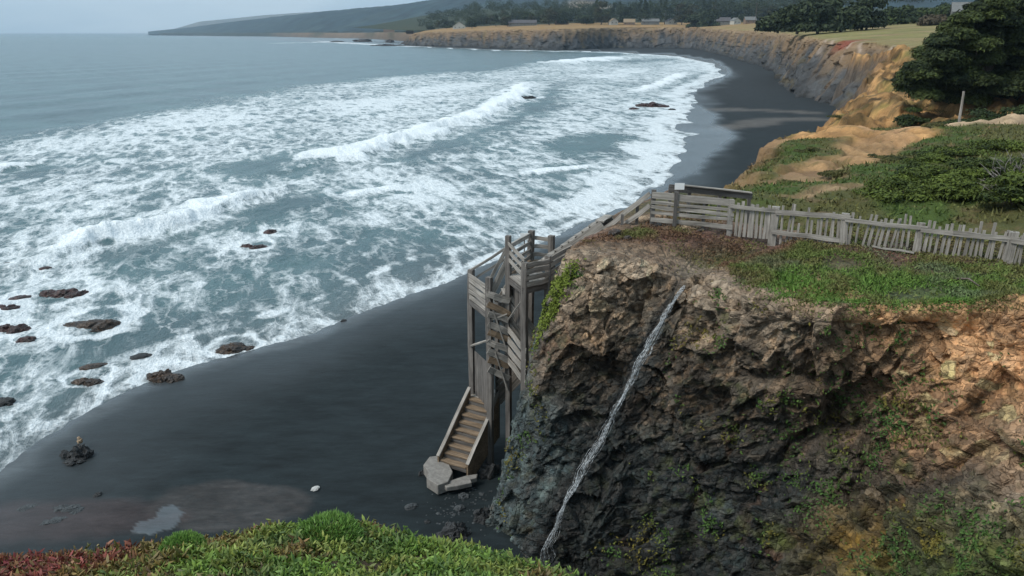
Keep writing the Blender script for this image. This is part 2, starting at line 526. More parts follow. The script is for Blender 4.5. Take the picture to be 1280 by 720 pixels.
# swell running to the shore
ph = (0.954 * X - 0.30 * Y) + 5 * fbm(p3 * 0.012, 2)
open_ = 1 - sstep(-30, 60, doff)
Z += open_ * amp * (0.22 * np.sin(ph * 2 * math.pi / 34) + 0.12 * np.sin(ph * 2 * math.pi / 15 + 2 * fbm(p3 * 0.01, 2)))
chop = fbm(np.c_[(0.954 * X - 0.3 * Y) * 0.30, (0.3 * X + 0.954 * Y) * 0.12, X * 0], 4)
fine = np.clip(1 - Y / 420, 0, 1)
Z += amp * 0.42 * chop * fine + amp * 0.12 * ridged(np.c_[(0.954 * X - 0.3 * Y) * 0.9, (0.3 * X + 0.954 * Y) * 0.5, X * 0], 3) * np.clip(1 - Y / 200, 0, 1)
for pxs, w, hgt in BREAK:
    L = line(pxs)
    jx = X + (w * 1.2 + .8) * fbm(p3 * 0.11 + 7, 4); jy = Y + (w * 1.2 + .8) * fbm(p3 * 0.11 + 31, 4)
    wq = 0.75 + 0.9 * np.clip(fbm(p3 * 0.14 + w, 3), -.5, .6)
    d, t = poly_dist(jx, jy, L)
    end = sstep(0, 0.6, t) * sstep(0, 0.6, len(L) - 1 - t)
    front = np.exp(-np.maximum(d, 0) ** 2 / (0.35 * w) ** 2) * (d > 0) + np.exp(-np.minimum(d, 0) ** 2 / (1.5 * w) ** 2) * (d <= 0)
    Z += 1.05 * hgt * wq * (1 + 0.35 * fbm(p3 * 0.9, 3)) * front * (0.25 + 0.75 * end)
    foam = np.maximum(foam, (1.35 * (1 - sstep(w * 0.65, w * 1.6, np.abs(d + 0.45 * w) / wq))) * (0.3 + 0.7 * end))
    foam = foam - 0.42 * np.exp(-((d - 2.3 * w) / (1.0 * w)) ** 2) * end * (foam < 1)
# the last foam line along the sand
sh = np.exp(-((dsea - 1.0) / 1.1) ** 2)
foam = np.maximum(foam, (0.50 + 0.5 * fbm(p3 * 0.2, 3) + 0.25 * sstep(55, 80, Y)) * sh)
sh2 = np.exp(-((dsea - 5 - 3 * fbm(p3 * 0.06, 2)) / 4.5) ** 2) * sstep(60, 90, Y)
foam = np.maximum(foam, 0.86 * sh2)
foam = np.maximum(foam, 0.66 * np.exp(-((dsea - 5 - 3 * fbm(p3 * 0.07, 2)) / 1.2) ** 2) * (1 - sstep(60, 90, Y)))
foam = np.clip(foam, 0, 1.3)
# foam wrapping the rocks
for rx_, ry_, rw in ((57, 334, 18), (79, 364, 64), (25, 371, 28), (8, 383, 36), (18, 408, 40), (33, 422, 24), (116, 403, 74), (293, 432, 48), (206, 467, 50), (110, 470, 40), (318, 307, 36), (338, 288, 18), (655, 121, 34), (816, 130, 44)):
    c = P(rx_, ry_, z=0); r0 = rw * np.hypot(c[1], 18) / 2000
    dd = np.hypot(X - c[0], (Y - c[1]) * 0.8) / r0 + 0.5 * fbm(p3 * 0.8 / max(r0, .5) + rx_, 3)
    foam = np.maximum(foam, (0.85 + 0.3 * fbm(p3 * 0.9, 2)) * np.exp(-((dd - 1.25) / 0.4) ** 2))
# white water round the far reef and along the foot of the far headland
FOOT = [P(x, y, z=0)[:2] for x, y in ((400, 51.5), (440, 54), (500, 57.5), (560, 58.5), (640, 62.5), (720, 64.5), (800, 66))]
foam = np.maximum(foam, (0.75 + 0.5 * fbm(p3 * 0.03, 3)) * np.exp(-(poly_dist(X, Y, FOOT)[0] / 16) ** 2))
foam = np.maximum(foam, 0.8 * stroke(X, Y, line([(345, 54), (400, 53)]), 6, 12))
foam = foam - 0.10 * sstep(11, 5, dsea) * sstep(1.5, 3, dsea) * (1 - sstep(55, 75, Y))
foam = np.clip(foam, 0, 1.3)
shal = np.exp(-np.maximum(dsea, 0) / 5.0)
n = NT('sea_water'); o = n.obj()
rot = n.scale(o, (1, 1, 1), (0, 0, -0.305))        # x across the waves, y along them
w1 = n.noise(rot, 0.22, 4, 0.6, out='Color')
wv = n.vmath('ADD', n.scale(rot, (1.0, 0.42, 1)), n.vmath('SCALE', n.vmath('SUBTRACT', w1, (0.5, 0.5, 0.5)), 3.4))
w2 = n.noise(rot, 1.3, 3, 0.6, out='Color')
wv = n.vmath('ADD', wv, n.vmath('SCALE', n.vmath('SUBTRACT', w2, (0.5, 0.5, 0.5)), 0.7))
l1 = n.remap(n.vor(wv, 0.30, 'DISTANCE_TO_EDGE'), 0.0, 0.30, 1, 0, False)
l2 = n.remap(n.vor(wv, 0.85, 'DISTANCE_TO_EDGE'), 0.0, 0.32, 1, 0, False)
l3 = n.remap(n.vor(wv, 2.4, 'DISTANCE_TO_EDGE'), 0.0, 0.34, 1, 0, False)
fb = n.noise(n.scale(rot, (1.0, 0.38, 1)), 0.36, 9, 0.66, 1.1)
fb = n.remap(fb, 0.28, 0.72, 0, 1, False)
val = n.math('ADD', n.math('ADD', n.math('MULTIPLY', l1, 0.20), n.math('MULTIPLY', l2, 0.17)), n.math('ADD', n.math('MULTIPLY', l3, 0.10), n.math('MULTIPLY', fb, 0.53)))
fo = n.attr('foam')
thr = n.math('SUBTRACT', 0.86, n.math('MULTIPLY', fo, 0.72))
m1 = n.remap(n.math('SUBTRACT', val, thr), -0.17, 0.25)
m1 = n.math('MULTIPLY', m1, n.remap(n.noise(n.scale(rot, (1, 0.4, 1)), 2.3, 5, 0.65), 0.3, 0.62, 0.68, 1.0, False))
m1 = n.math('MAXIMUM', m1, n.remap(fo, 0.85, 1.08))
e1 = n.remap(n.vor(wv, 0.30, 'DISTANCE_TO_EDGE'), 0.0, 0.10, 1, 0); e2 = n.remap(n.vor(wv, 0.85, 'DISTANCE_TO_EDGE'), 0.0, 0.10, 1, 0)
ln = n.math('MULTIPLY', n.math('MAXIMUM', n.math('MULTIPLY', e1, 0.8), n.math('MULTIPLY', e2, 0.6)), n.remap(fb, 0.25, 0.75))
ln = n.math('MULTIPLY', ln, n.remap(fo, 0.06, 0.34, 0.3, 1.1, False))
mask = n.math('MAXIMUM', m1, ln)
mask = n.math('MULTIPLY', mask, n.remap(fo, 0.02, 0.25), clamp=True)
fine_n = n.noise(rot, 5.0, 4, 0.65)
sh_ = n.attr('shal')
wcol = n.mixc(n.remap(n.noise(rot, 0.06, 3), 0.35, 0.65), (0.026, 0.066, 0.076), (0.045, 0.105, 0.112))
wcol = n.mixc(n.math('MULTIPLY', fo, 0.55, clamp=True), wcol, (0.10, 0.17, 0.185))
wcol = n.mixc(n.math('MULTIPLY', sh_, 0.8), wcol, (0.075, 0.083, 0.085))
fcol = n.mixc(n.remap(fine_n, 0.25, 0.7), (0.50, 0.57, 0.60), (0.80, 0.84, 0.86))
n.set(Base_Color=n.mixc(mask, wcol, fcol), Roughness=n.remap(mask, 0, 1, 0.22, 0.75, False))
b1 = n.noise(n.scale(rot, (1, 0.35, 1)), 0.55, 6, 0.62)
b2 = n.noise(n.scale(rot, (1, 0.5, 1)), 2.6, 4, 0.6)
b0 = n.noise(n.scale(rot, (1, 0.16, 1)), 0.055, 4, 0.55)
hh = n.math('ADD', n.math('ADD', n.math('MULTIPLY', b1, 0.55), n.math('MULTIPLY', b2, 0.14)), n.math('ADD', n.math('MULTIPLY', b0, 2.2), n.math('ADD', n.math('MULTIPLY', mask, 0.16), n.math('MULTIPLY', n.math('MULTIPLY', fine_n, mask), 0.15))))
n.set(Normal=n.bump(hh, 0.75, 0.9))
n.b.inputs['IOR'].default_value = 1.33; n.b.inputs['Specular IOR Level'].default_value = 0.36
sea = mk('sea', np.c_[X, Y, Z], grid_faces(nr, nc), n.m, attrs={'foam': foam, 'shal': shal})
tag(sea, 'grey green sea with broken white surf', 'sea', kind='structure')

# ------------------------------------------------------------------ the bluff with the waterfall
W = lambda *a: np.array(a, float)
def Q(px, py, Y): return P(px, py, Y=Y)
cols_ = [
    [W(5, 40, -.5), W(5.5, 40, 3), W(6, 39.5, 6), W(6.5, 39, 9), W(7.5, 38.5, 10.6), W(8, 38, 10.9), W(8.5, 37.5, 11.0), W(9, 37, 11.0), W(10, 36.5, 10.9)],
    [W(2.2, 34, -.5), W(2.5, 34, 3), W(2.9, 33.8, 6), W(3.3, 33.4, 8.8), W(3.9, 33, 10.3), W(4.4, 32.8, 10.8), W(5, 32.4, 11.0), W(5.8, 32, 11.15), W(7.4, 33, 11.0)],
    [W(.5, 29.6, -.5), W(.9, 29.5, 3), W(1.5, 29.2, 6), W(2.2, 29.3, 8.4), W(2.9, 29.4, 10.2), W(3.3, 29.5, 10.7), W(3.8, 29.5, 11.1), W(4.8, 29.8, 11.3), W(6.6, 31.4, 11.1)],
    [W(-1.2, 26, .2), Q(622, 570, 26.2), Q(643, 500, 26.2), Q(668, 420, 26), Q(702, 330, 25.8), Q(714, 308, 26.8), Q(742, 296, 27.6), Q(790, 286, 28.2), Q(822, 275, 30)],
    [Q(628, 690, 24.8), Q(648, 600, 24.9), Q(676, 520, 24.9), Q(708, 425, 24.9), Q(745, 330, 25.2), Q(762, 306, 26.6), Q(792, 295, 27.4), Q(832, 286, 28), Q(850, 274, 30)],
    [Q(648, 705, 23.9), Q(678, 620, 24.1), Q(718, 535, 24.4), Q(763, 440, 24.7), Q(802, 340, 25), Q(814, 312, 26.2), Q(840, 299, 27), Q(872, 289, 27.6), Q(890, 275, 30)],
    [Q(672, 705, 23.0), Q(706, 620, 23.45), Q(751, 535, 23.8), Q(798, 445, 24.1), Q(845, 357, 24.35), Q(872, 338, 25.6), Q(908, 327, 26.2), Q(952, 310, 26.8), Q(985, 288, 29)],
    [Q(730, 740, 22.3), Q(770, 650, 22.9), Q(803, 560, 23.4), Q(838, 460, 23.8), Q(878, 356, 24.1), Q(902, 336, 24.8), Q(942, 323, 25.2), Q(985, 309, 25.8), Q(1020, 288, 28)],
    [Q(800, 800, 20.6), Q(850, 680, 21.4), Q(875, 580, 22.2), Q(905, 470, 22.4), Q(935, 375, 22.2), Q(955, 349, 23), Q(987, 331, 24), Q(1030, 311, 25.3), Q(1065, 288, 27.6)],
    [Q(900, 830, 19.1), Q(950, 690, 20), Q(970, 590, 20.9), Q(985, 480, 21.3), Q(1010, 402, 20.3), Q(1030, 366, 21.5), Q(1060, 341, 22.8), Q(1090, 317, 24.6), Q(1120, 292, 26.8)],
    [Q(1010, 850, 17.1), Q(1050, 700, 18.3), Q(1080, 600, 19.6), Q(1090, 480, 20.3), Q(1110, 400, 19.9), Q(1120, 371, 20.8), Q(1140, 349, 22), Q(1165, 327, 23.7), Q(1190, 298, 26)],
    [Q(1130, 870, 15.1), Q(1160, 710, 16.5), Q(1180, 610, 17.8), Q(1190, 490, 18.9), Q(1200, 398, 19.5), Q(1205, 373, 20.3), Q(1215, 351, 21.5), Q(1235, 330, 23.2), Q(1260, 302, 25.5)],
    [Q(1280, 900, 13.1), Q(1290, 720, 14.6), Q(1290, 620, 16), Q(1285, 480, 17.8), Q(1285, 388, 19.1), Q(1285, 366, 19.9), Q(1290, 351, 21), Q(1300, 334, 22.8), Q(1330, 302, 25)],
    [Q(1480, 900, 11), Q(1480, 720, 12.6), Q(1470, 620, 14.2), Q(1460, 480, 16), Q(1450, 388, 18), Q(1450, 366, 19), Q(1455, 351, 20), Q(1460, 337, 21.5), Q(1480, 304, 24)],
    [Q(1720, 900, 9), Q(1720, 720, 10.4), Q(1700, 620, 12), Q(1690, 480, 14), Q(1680, 388, 16), Q(1680, 366, 17), Q(1680, 351, 18), Q(1690, 337, 20), Q(1700, 304, 23)],
]
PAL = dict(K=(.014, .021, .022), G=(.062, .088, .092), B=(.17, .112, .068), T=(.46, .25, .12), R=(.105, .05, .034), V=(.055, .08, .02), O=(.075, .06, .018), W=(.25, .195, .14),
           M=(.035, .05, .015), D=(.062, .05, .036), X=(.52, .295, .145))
keys = ['GGBBBRVOO', 'GGGBBBOOO', 'GGGBRRBBB', 'GGGGWBRBB', 'GGGBWBRBB', 'GGKDWBRRB', 'KKKKDWVRB', 'KKKDWBVRB', 'KKKDWBVRO', 'KKKDWTVRO', 'KODBXVVRO', 'OVDTXVVOO', 'DVWTXVVOO', 'DWTXTVOOO', 'DWTXTVOOO']  # K is wet rock; beside the fall it also paints the flattened cavity's shade
C = np.array(cols_)                                   # columns, rows, xyz
below = C[:, :1].copy(); below[:, :, 2] = -1.2; below[:, :, 1] -= 0.8
back = C[:, -1:].copy(); back[:, :, 1] += 2.2; back[:, :, 0] += 0.6; back[:, :, 2] -= 1.1
C = np.concatenate([below, C, back], 1)
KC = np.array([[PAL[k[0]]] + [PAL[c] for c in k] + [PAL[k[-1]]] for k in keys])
NU, NV = C.shape[0], C.shape[1]
us = np.r_[np.linspace(0, 2, 60, endpoint=False), np.linspace(2, 12.6, 640, endpoint=False), np.linspace(12.6, NU - 1, 60)]
vs = np.r_[np.linspace(0, 1, 18, endpoint=False), np.linspace(1, 5.3, 400, endpoint=False), np.linspace(5.3, 9, 130, endpoint=False), np.linspace(9, NV - 1, 24)]
S = crom(crom(C, us).transpose(1, 0, 2), vs)          # rows, columns, xyz
du = np.gradient(S, axis=1); dv = np.gradient(S, axis=0)
N = np.cross(du, dv); N /= np.linalg.norm(N, axis=2, keepdims=True) + 1e-9
UU, VV = np.meshgrid(us, vs)
Pf = S.reshape(-1, 3); Nf = N.reshape(-1, 3); uf = UU.ravel(); vf = VV.ravel()
face = 1 - sstep(4.75, 5.35, vf + 0.35 * fbm(Pf * 0.7, 3))
chan = np.exp(-((uf - 6) / 0.13) ** 2) * (1 - sstep(6.6, 8.5, vf))     # the stream's channel
# rock beds dip down to the left
A = np.array([[0.85, 0.2, 0.62], [-0.25, 0.95, 0.15], [-0.58, 0.05, 0.78]])
Pr = Pf @ A.T
Pw = Pr + 0.14 * np.c_[fbm(Pf * 0.9, 3), fbm(Pf * 0.9 + 40, 3), fbm(Pf * 0.9 + 80, 3)]
f1, r1 = facets(Pw * 0.42); f2, r2 = facets(Pw * np.array([0.80, 0.85, 1.0]), 1.0); f3, r3 = facets(Pw * np.array([2.2, 2.3, 2.8]), 1.0); f4, r4 = facets(Pw * np.array([4.6, 5, 7.0]), 1.0)
big = fbm(Pf * 0.33 + 3, 3)
soilness = sstep(7.5, 9.5, uf) * sstep(3.2, 4.4, vf)
dis = face * (0.36 * big + 0.48 * f1 + 0.42 * f2 * (1 - 0.3 * soilness) + 0.16 * f3 + 0.05 * f4) * (0.45 + 0.55 * sstep(3.2, 5, uf)) * (1 - 0.8 * np.exp(-((uf - 6.1) / .42) ** 2) * (0.35 + 0.65 * sstep(2.5, 4, vf))) - 0.10 * chan * face
dis -= 0.22 * face * (1 - sstep(3.2, 4.6, uf)) * sstep(1.5, 2.8, uf)
dis += (1 - face) * (0.10 * fbm(Pf * 1.1, 4) + 0.05 * fbm(Pf * 4, 3))
# an overhanging lip of turf over the bare face on the right
dis += 0.20 * np.exp(-((vf - 5.25) / 0.28) ** 2) * sstep(7.6, 8.6, uf) * (1 + 0.8 * fbm(Pf * 0.9 + 9, 2))
dis -= 0.22 * np.exp(-((vf - 4.75) / 0.25) ** 2) * sstep(7.6, 8.6, uf)
Bl = Pf + Nf * dis[:, None]
un = uf + 0.55 * fbm(Pf * 0.55 + 50, 4) * sstep(1, 3, uf); vn = vf + 0.42 * fbm(Pf * 0.6 + 70, 4)
vn = np.where(vf > 4.6, vf + 0.25 * fbm(Pf * 0.9 + 70, 4), vn)
i0 = np.clip(un, 0, NU - 1.001); j0 = np.clip(vn, 0, NV - 1.001)
iu = i0.astype(int); jv = j0.astype(int); fu = (i0 - iu)[:, None]; fv = (j0 - jv)[:, None]
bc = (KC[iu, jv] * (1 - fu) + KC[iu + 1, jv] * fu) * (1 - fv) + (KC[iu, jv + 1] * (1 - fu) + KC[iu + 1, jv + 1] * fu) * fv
bc = bc * (0.55 + 0.75 * r2 + 0.45 * r3)[:, None] ** face[:, None]
rust = sstep(0.15, 0.45, fbm(Pf * np.array([0.9, 0.9, 0.45]) + 11, 4)) * face
bc = mix(bc, (.17, .075, .032), rust * 0.45 * (1 - chan) * (r3 > .35))
mossm = sstep(0.18, 0.42, fbm(Pf * 1.1 + 23, 4)) * face * sstep(6.8, 8.2, uf) * (1 - 0.7 * soilness)
bc = mix(bc, (.065, .085, .016), mossm * 0.75)
moss2 = sstep(-.02, .28, fbm(Pf * 2.3 + 61, 4)) * face * (1 - sstep(4.0, 4.8, vf)) * (1 - chan) * (r3 < .62)
bc = mix(bc, (.045, .055, .022), moss2 * 0.5 * (1 - .6 * soilness))
spk = (r4 > .72) * face * sstep(2.6, 4.4, vf)
bc = mix(bc, (.26, .17, .10), spk * .45)
bc = mix(bc, (.20, .12, .02), face * .8 * np.exp(-((uf - 10.1) / .5) ** 2) * np.exp(-((vf - 2.25) / .35) ** 2) * sstep(-.2, .2, fbm(Pf * 1.3, 3)))
pale = (r3 > 0.80) & (r2 > 0.35)
bc = mix(bc, np.minimum(bc * np.array([2.0, 1.85, 1.65]), 0.5), pale * face * 0.5)
red = sstep(0.1, 0.35, fbm(Pf * 0.8 + 91, 4)) * (1 - face)
bc = mix(bc, (.13, .07, .038), red * 0.4)
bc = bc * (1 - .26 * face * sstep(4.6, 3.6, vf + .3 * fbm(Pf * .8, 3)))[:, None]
wetg = np.exp(-((uf - 6 + .25 * fbm(Pf * 1.1, 3)) / .5) ** 2) * face * sstep(5, 4.3, vf)
bc = mix(bc, (.016, .022, .024), wetg * .6)
bc = mix(bc, (.012, .015, .016), chan * face * 0.8)
nb = m_ground('bluff_rock', 1.0, 0.55, 0.82, 0.8, 0.08, 0.3, crack=True)
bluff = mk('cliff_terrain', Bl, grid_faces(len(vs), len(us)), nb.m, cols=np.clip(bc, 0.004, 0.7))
tag(bluff, 'rocky brown bluff with a dark wet gully', 'cliff', kind='structure')
BG = Bl.reshape(len(vs), len(us), 3)
BN = Nf.reshape(len(vs), len(us), 3)


def on_bluff(u, v):
    j = np.searchsorted(us, u).clip(0, len(us) - 1); i = np.searchsorted(vs, v).clip(0, len(vs) - 1)
    return BG[i, j], BN[i, j]


def bluff_top(px, py):
    """point of the bluff top nearest to the line of sight"""
    sub = BG.reshape(-1, 3)
    rel = sub - np.array([0, 0, CAM_Z])
    dep = rel[:, 1] * CT - rel[:, 2] * ST
    x = 640 + 1000 * rel[:, 0] / dep; y = 360 - 1000 * (rel[:, 1] * ST + rel[:, 2] * CT) / dep
    d = (x - px) ** 2 + (y - py) ** 2 + 1e-3 * dep
    return sub[np.argmin(np.where(dep > 0, d, 1e12))].copy()


# ------------------------------------------------------------------ leaf meshes
def leaf_quads(c, n, L, Wd, jit=0.9):
    """diamond leaves at c facing roughly along n"""
    m = len(c)
    nn = n + rng.normal(size=(m, 3)) * jit; nn /= np.linalg.norm(nn, axis=1)[:, None] + 1e-9
    t = np.cross(nn, rng.normal(size=(m, 3))); t /= np.linalg.norm(t, axis=1)[:, None] + 1e-9
    b = np.cross(nn, t)
    L = np.asarray(L).reshape(-1, 1) if np.ndim(L) else L
    Wd = np.asarray(Wd).reshape(-1, 1) if np.ndim(Wd) else Wd
    V = np.stack([c - t * L / 2, c + b * Wd / 2 + nn * Wd * 0.15, c + t * L / 2, c - b * Wd / 2 + nn * Wd * 0.15], 1).reshape(-1, 3)
    return V, np.arange(4 * m).reshape(-1, 4)


def clump_points(clumps, per, shell=0.55, up=0.5):
    """points near the surface of ellipsoid clumps [(centre, radii)], with outward normals and the clump's number"""
    Cs, Ns, Is = [], [], []
    for k, (c, r) in enumerate(clumps):
        d = rng.normal(size=(per, 3)); d /= np.linalg.norm(d, axis=1)[:, None]
        d[:, 2] = np.where(d[:, 2] < -0.3, -d[:, 2] * 0.6, d[:, 2])
        d /= np.linalg.norm(d, axis=1)[:, None]
        rad = (shell + (1 - shell) * rng.random(per)) * (1 + 0.28 * perlin(d * 2.3 + k * 5.1))
        Cs.append(np.array(c) + d * np.array(r) * rad[:, None]); nn = d / np.array(r); nn /= np.linalg.norm(nn, axis=1)[:, None]
        nn[:, 2] += up; Ns.append(nn); Is.append(np.full(per, k))
    return np.concatenate(Cs), np.concatenate(Ns), np.concatenate(Is)


def crown_mesh(name, clumps, per, L, Wd, colA, colB, parent, mat=LEAF, jit=0.7, up=0.5, origin=None):
    c, nn, k = clump_points(clumps, per, up=up)
    V, F = leaf_quads(c, nn, L * (0.6 + 0.8 * rng.random(len(c))), Wd * (0.6 + 0.8 * rng.random(len(c))), jit)
    kk = rng.random(len(clumps))[k]
    t = np.clip(0.65 * kk + 0.5 * rng.random(len(c)) - 0.1 + 0.35 * perlin(c * 0.8), 0, 1)
    col = np.array(colA) + (np.array(colB) - np.array(colA)) * t[:, None]
    col *= (0.75 + 0.5 * rng.random(len(c)))[:, None]
    return mk(name, V, F, mat, parent, False, cols=np.repeat(col, 4, 0), origin=origin)


def tree(name, base, clumps, per, L, Wd, cA, cB, trunk_r, label, cat, group=None, limbs=5, mat=LEAF, jit=0.7, trunk='trunk', crown='crown'):
    base = np.array(base, float)
    root = tag(empty(name, base), label, cat, group)
    crown_mesh(crown, clumps, per, L, Wd, cA, cB, root, mat, jit)
    mb = MB()
    cen = np.mean([np.array(c) for c, r in clumps], 0)
    top = base + (cen - base) * 0.8
    mids = [base - np.array([0, 0, 0.4]), base + (top - base) * 0.35 + rng.normal(size=3) * trunk_r, base + (top - base) * 0.7 + rng.normal(size=3) * trunk_r, top]
    mb.tube(mids, [trunk_r * 1.2, trunk_r, trunk_r * 0.75, trunk_r * 0.4], 8)
    order = rng.permutation(len(clumps))[:limbs]
    for k in order:
        c = np.array(clumps[k][0]); s = base + (top - base) * (0.35 + 0.45 * rng.random())
        m_ = (s + c) / 2 + rng.normal(size=3) * trunk_r * 0.8
        mb.tube([s, m_, c], [trunk_r * 0.5, trunk_r * 0.35, trunk_r * 0.12], 6)
    mb.build(trunk, BARK, root, True)
    return root


# ------------------------------------------------------------------ the land behind the fence
def XYZ(px, py, Y): return P(px, py, Y=Y)
ctrl = [W(4, 31, 10.9), W(8, 32, 10.6), W(11, 30, 10.6), W(15, 28, 10.7), W(20, 25, 10.9), W(30, 20, 11.5), XYZ(950, 248, 35.5), XYZ(1030, 258, 33.5), XYZ(1100, 262, 33), XYZ(1280, 280, 29.5), W(30, 32, 12.2),
        XYZ(938, 225, 47), XYZ(965, 182, 60), XYZ(1000, 190, 57), XYZ(1060, 164, 66), XYZ(1120, 170, 62), XYZ(1180, 158, 63), XYZ(1250, 146, 64), XYZ(1330, 140, 62),
        XYZ(1050, 215, 46), XYZ(1150, 215, 45), XYZ(1260, 215, 42), W(45, 45, 13), W(60, 60, 14),
        W(34, 80, 8.0), W(46, 80, 9.2), W(60, 82, 11), W(80, 80, 13.5), XYZ(1035, 152, 94), XYZ(1080, 120, 108), XYZ(1100, 97, 122), XYZ(1140, 84, 128), XYZ(1180, 110, 105), XYZ(1230, 118, 95),
        XYZ(1118, 62, 146), XYZ(1180, 55, 150), W(110, 120, 16), W(140, 170, 17), W(95, 185, 14.5), W(50, 120, 9)]
landf = tps(ctrl)
EDGE = np.array([(3.2, 15), (3.2, 31.5), (4.5, 33.5), (8, 37), (11.5, 43), (13.6, 48), (16.5, 55), (18.6, 61), (22, 69), (26, 77), (31, 86), (35.5, 95), (42, 106), (50, 120), (60, 138), (72, 156), (84, 190), (90, 230)])


def land_z(X, Y):
    z = landf(X, Y)
    p3 = np.c_[X, Y, np.zeros_like(X)]
    d, _ = poly_dist(X, Y, EDGE)
    d = d + (1.4 + Y * 0.012) * fbm(p3 * 0.16, 4) - 0.3
    roll = np.where(d < 3.0, -0.12 * (3.0 - np.maximum(d, 0)) ** 2 / 3.0, 0)
    z = z + roll
    return np.where(d < 0, np.maximum(z + d * 2.6, -1.0), z), d


nr, nc = 460, 480
Yr = 27 * (215 / 27) ** (np.linspace(0, 1, nr) ** 0.9)
a = np.linspace(0.02, 1.25, nc)
YY, AA = np.meshgrid(Yr, a, indexing='ij')
X, Y = (YY * AA).ravel(), YY.ravel()
Z, de = land_z(X, Y)
p3 = np.c_[X, Y, Z]
rough_ = sstep(6, 0, de)
Z = Z + 0.55 * fbm(p3 * 0.13, 4) + 0.22 * fbm(p3 * 0.7, 4)
orange = sstep(76, 86, Y) * (1 - sstep(15, 27, de - 0.5 * (120 - Y) * (Y < 120))) * sstep(-3, 1, de) * (1 - sstep(128, 146, Y) * sstep(2.5, 5, de))
gl = ridged(np.c_[X * 0.14, Y * 0.05, X * 0], 4)
Z += orange * (1.5 * fbm(p3 * 0.2 + 4, 4) - 1.8 * sstep(0.1, 0.9, gl))
fz, frnd = facets(p3 * np.array([0.55, 0.4, 0.8]))
Z += sstep(3, -2, de) * 0.8 * fz + orange * 0.5 * fz
Z += 0.35 * stroke(X, Y, [XYZ(1050, 163, 66)[:2], XYZ(1110, 170, 62)[:2]], 2, 3)
q1 = fbm(p3 * 0.22, 4); q2 = fbm(p3 * 0.7 + 20, 4)
bc = np.tile(np.array([0.085, 0.085, 0.028]), (len(X), 1))
bc = mix(bc, (.055, .085, .018), sstep(-0.15, 0.2, q1))
bc = mix(bc, (.15, .10, .055), sstep(0.12, 0.4, q2) * 0.7)
bc = mix(bc, (.30, .195, .105), sstep(1.6, 0.0, de + 2.2 * q1) * 0.7)
bc = mix(bc, (.15, .080, .04), sstep(1.6, -1.5, de + 1.5 * q2) * 0.85)
bc = bc * (1 - (0.55 * (frnd - .4))[:, None] * sstep(2, -1, de)[:, None])
bc = mix(bc, (.05, .05, .045), sstep(-8, -14, de))
TR = lambda *pp: [XYZ(*q)[:2] for q in pp]
jx = X + 1.3 * fbm(p3 * 0.25 + 3, 3); jy = Y + 1.8 * fbm(p3 * 0.25 + 13, 3)
for pts, w, sft, c, k in ((TR((955, 170, 64), (985, 170, 65), (1012, 166, 66)), 1.5, 1.5, (.36, .22, .115), .8),
                          (TR((1040, 166, 65), (1062, 164, 66), (1098, 166, 64), (1112, 170, 62)), 3.0, 1.4, (.54, .30, .125), .95),
                          (TR((1105, 167, 64), (1150, 160, 64), (1190, 151, 65)), 1.1, 1.2, (.46, .27, .14), .9),
                          (TR((1205, 146, 66), (1250, 143, 65), (1330, 148, 60)), 3.4, 1.6, (.50, .36, .23), .95),
                          (TR((1012, 212, 48), (1050, 200, 51), (1085, 188, 55), (1108, 176, 60)), 1.3, 1.2, (.42, .25, .125), .85),
                          (TR((985, 226, 44), (1015, 216, 47), (1030, 212, 48)), 1.2, 1.2, (.34, .21, .12), .7),
                          (TR((1005, 246, 36.5), (1050, 241, 38), (1085, 238, 38.5)), 0.45, 0.9, (.34, .22, .13), .75)):
    bc = mix(bc, c, k * stroke(jx, jy, pts, w, sft))
sandy = np.clip((bc[:, 0] - .2) / .15, 0, 1)
er = ridged(np.c_[X * .30, Y * .16, X * 0], 4)
Z -= sandy * .55 * sstep(.1, .9, er)
bc = bc * (1 + sandy * (.55 * fbm(p3 * np.array([.6, .35, 1]), 4) - .35 * sstep(.3, .8, er)))[:, None]
bc = mix(bc, (.16, .12, .05), sandy * sstep(.18, .34, fbm(p3 * .9 + 8, 4)) * .8)
bc = mix(bc, (.42, .23, .095), orange * (0.85 - 0.5 * sstep(0.1, 0.35, q1)))
bc = mix(bc, (.09, .065, .03), orange * sstep(-0.12, 0.25, q2) * 0.8)
bc = bc * (1 + (orange * (frnd - .55) * 1.1)[:, None])
bc = mix(bc, (.10, .085, .025), sstep(18, 30, de) * sstep(80, 90, Y) * (1 - sstep(125, 140, Y)) * 0.8)
bc = mix(bc, (.19, .165, .07), sstep(120, 140, Y) * sstep(4, 7, de) * 0.95)
bc = mix(bc, (.085, .075, .065), sstep(.8, -1.5, de) * sstep(85, 110, Y) * .9)
bc = bc * (1 - (.7 * sstep(.8, -1.5, de) * sstep(85, 110, Y) * (frnd - .4))[:, None])
land = mk('terrain', np.c_[X, Y, Z], grid_faces(nr, nc), m_ground('headland_soil', 0.6, 0.55, 0.92, 0.8, 0.25).m, cols=np.clip(bc, 0.004, .7))
tag(land, 'sandy headland with scrub behind the fence', 'terrain', kind='structure')
LX, LY, LZ = X.reshape(nr, nc), Y.reshape(nr, nc), Z.reshape(nr, nc)


def on_land(px, py, Y):
    x = P(px, py, Y=Y)[0]
    i = np.abs(Yr - Y).argmin(); j = np.abs(a_land - x / Yr[i]).argmin()
    return np.array([x, Y, LZ[i, j]])


a_land = a

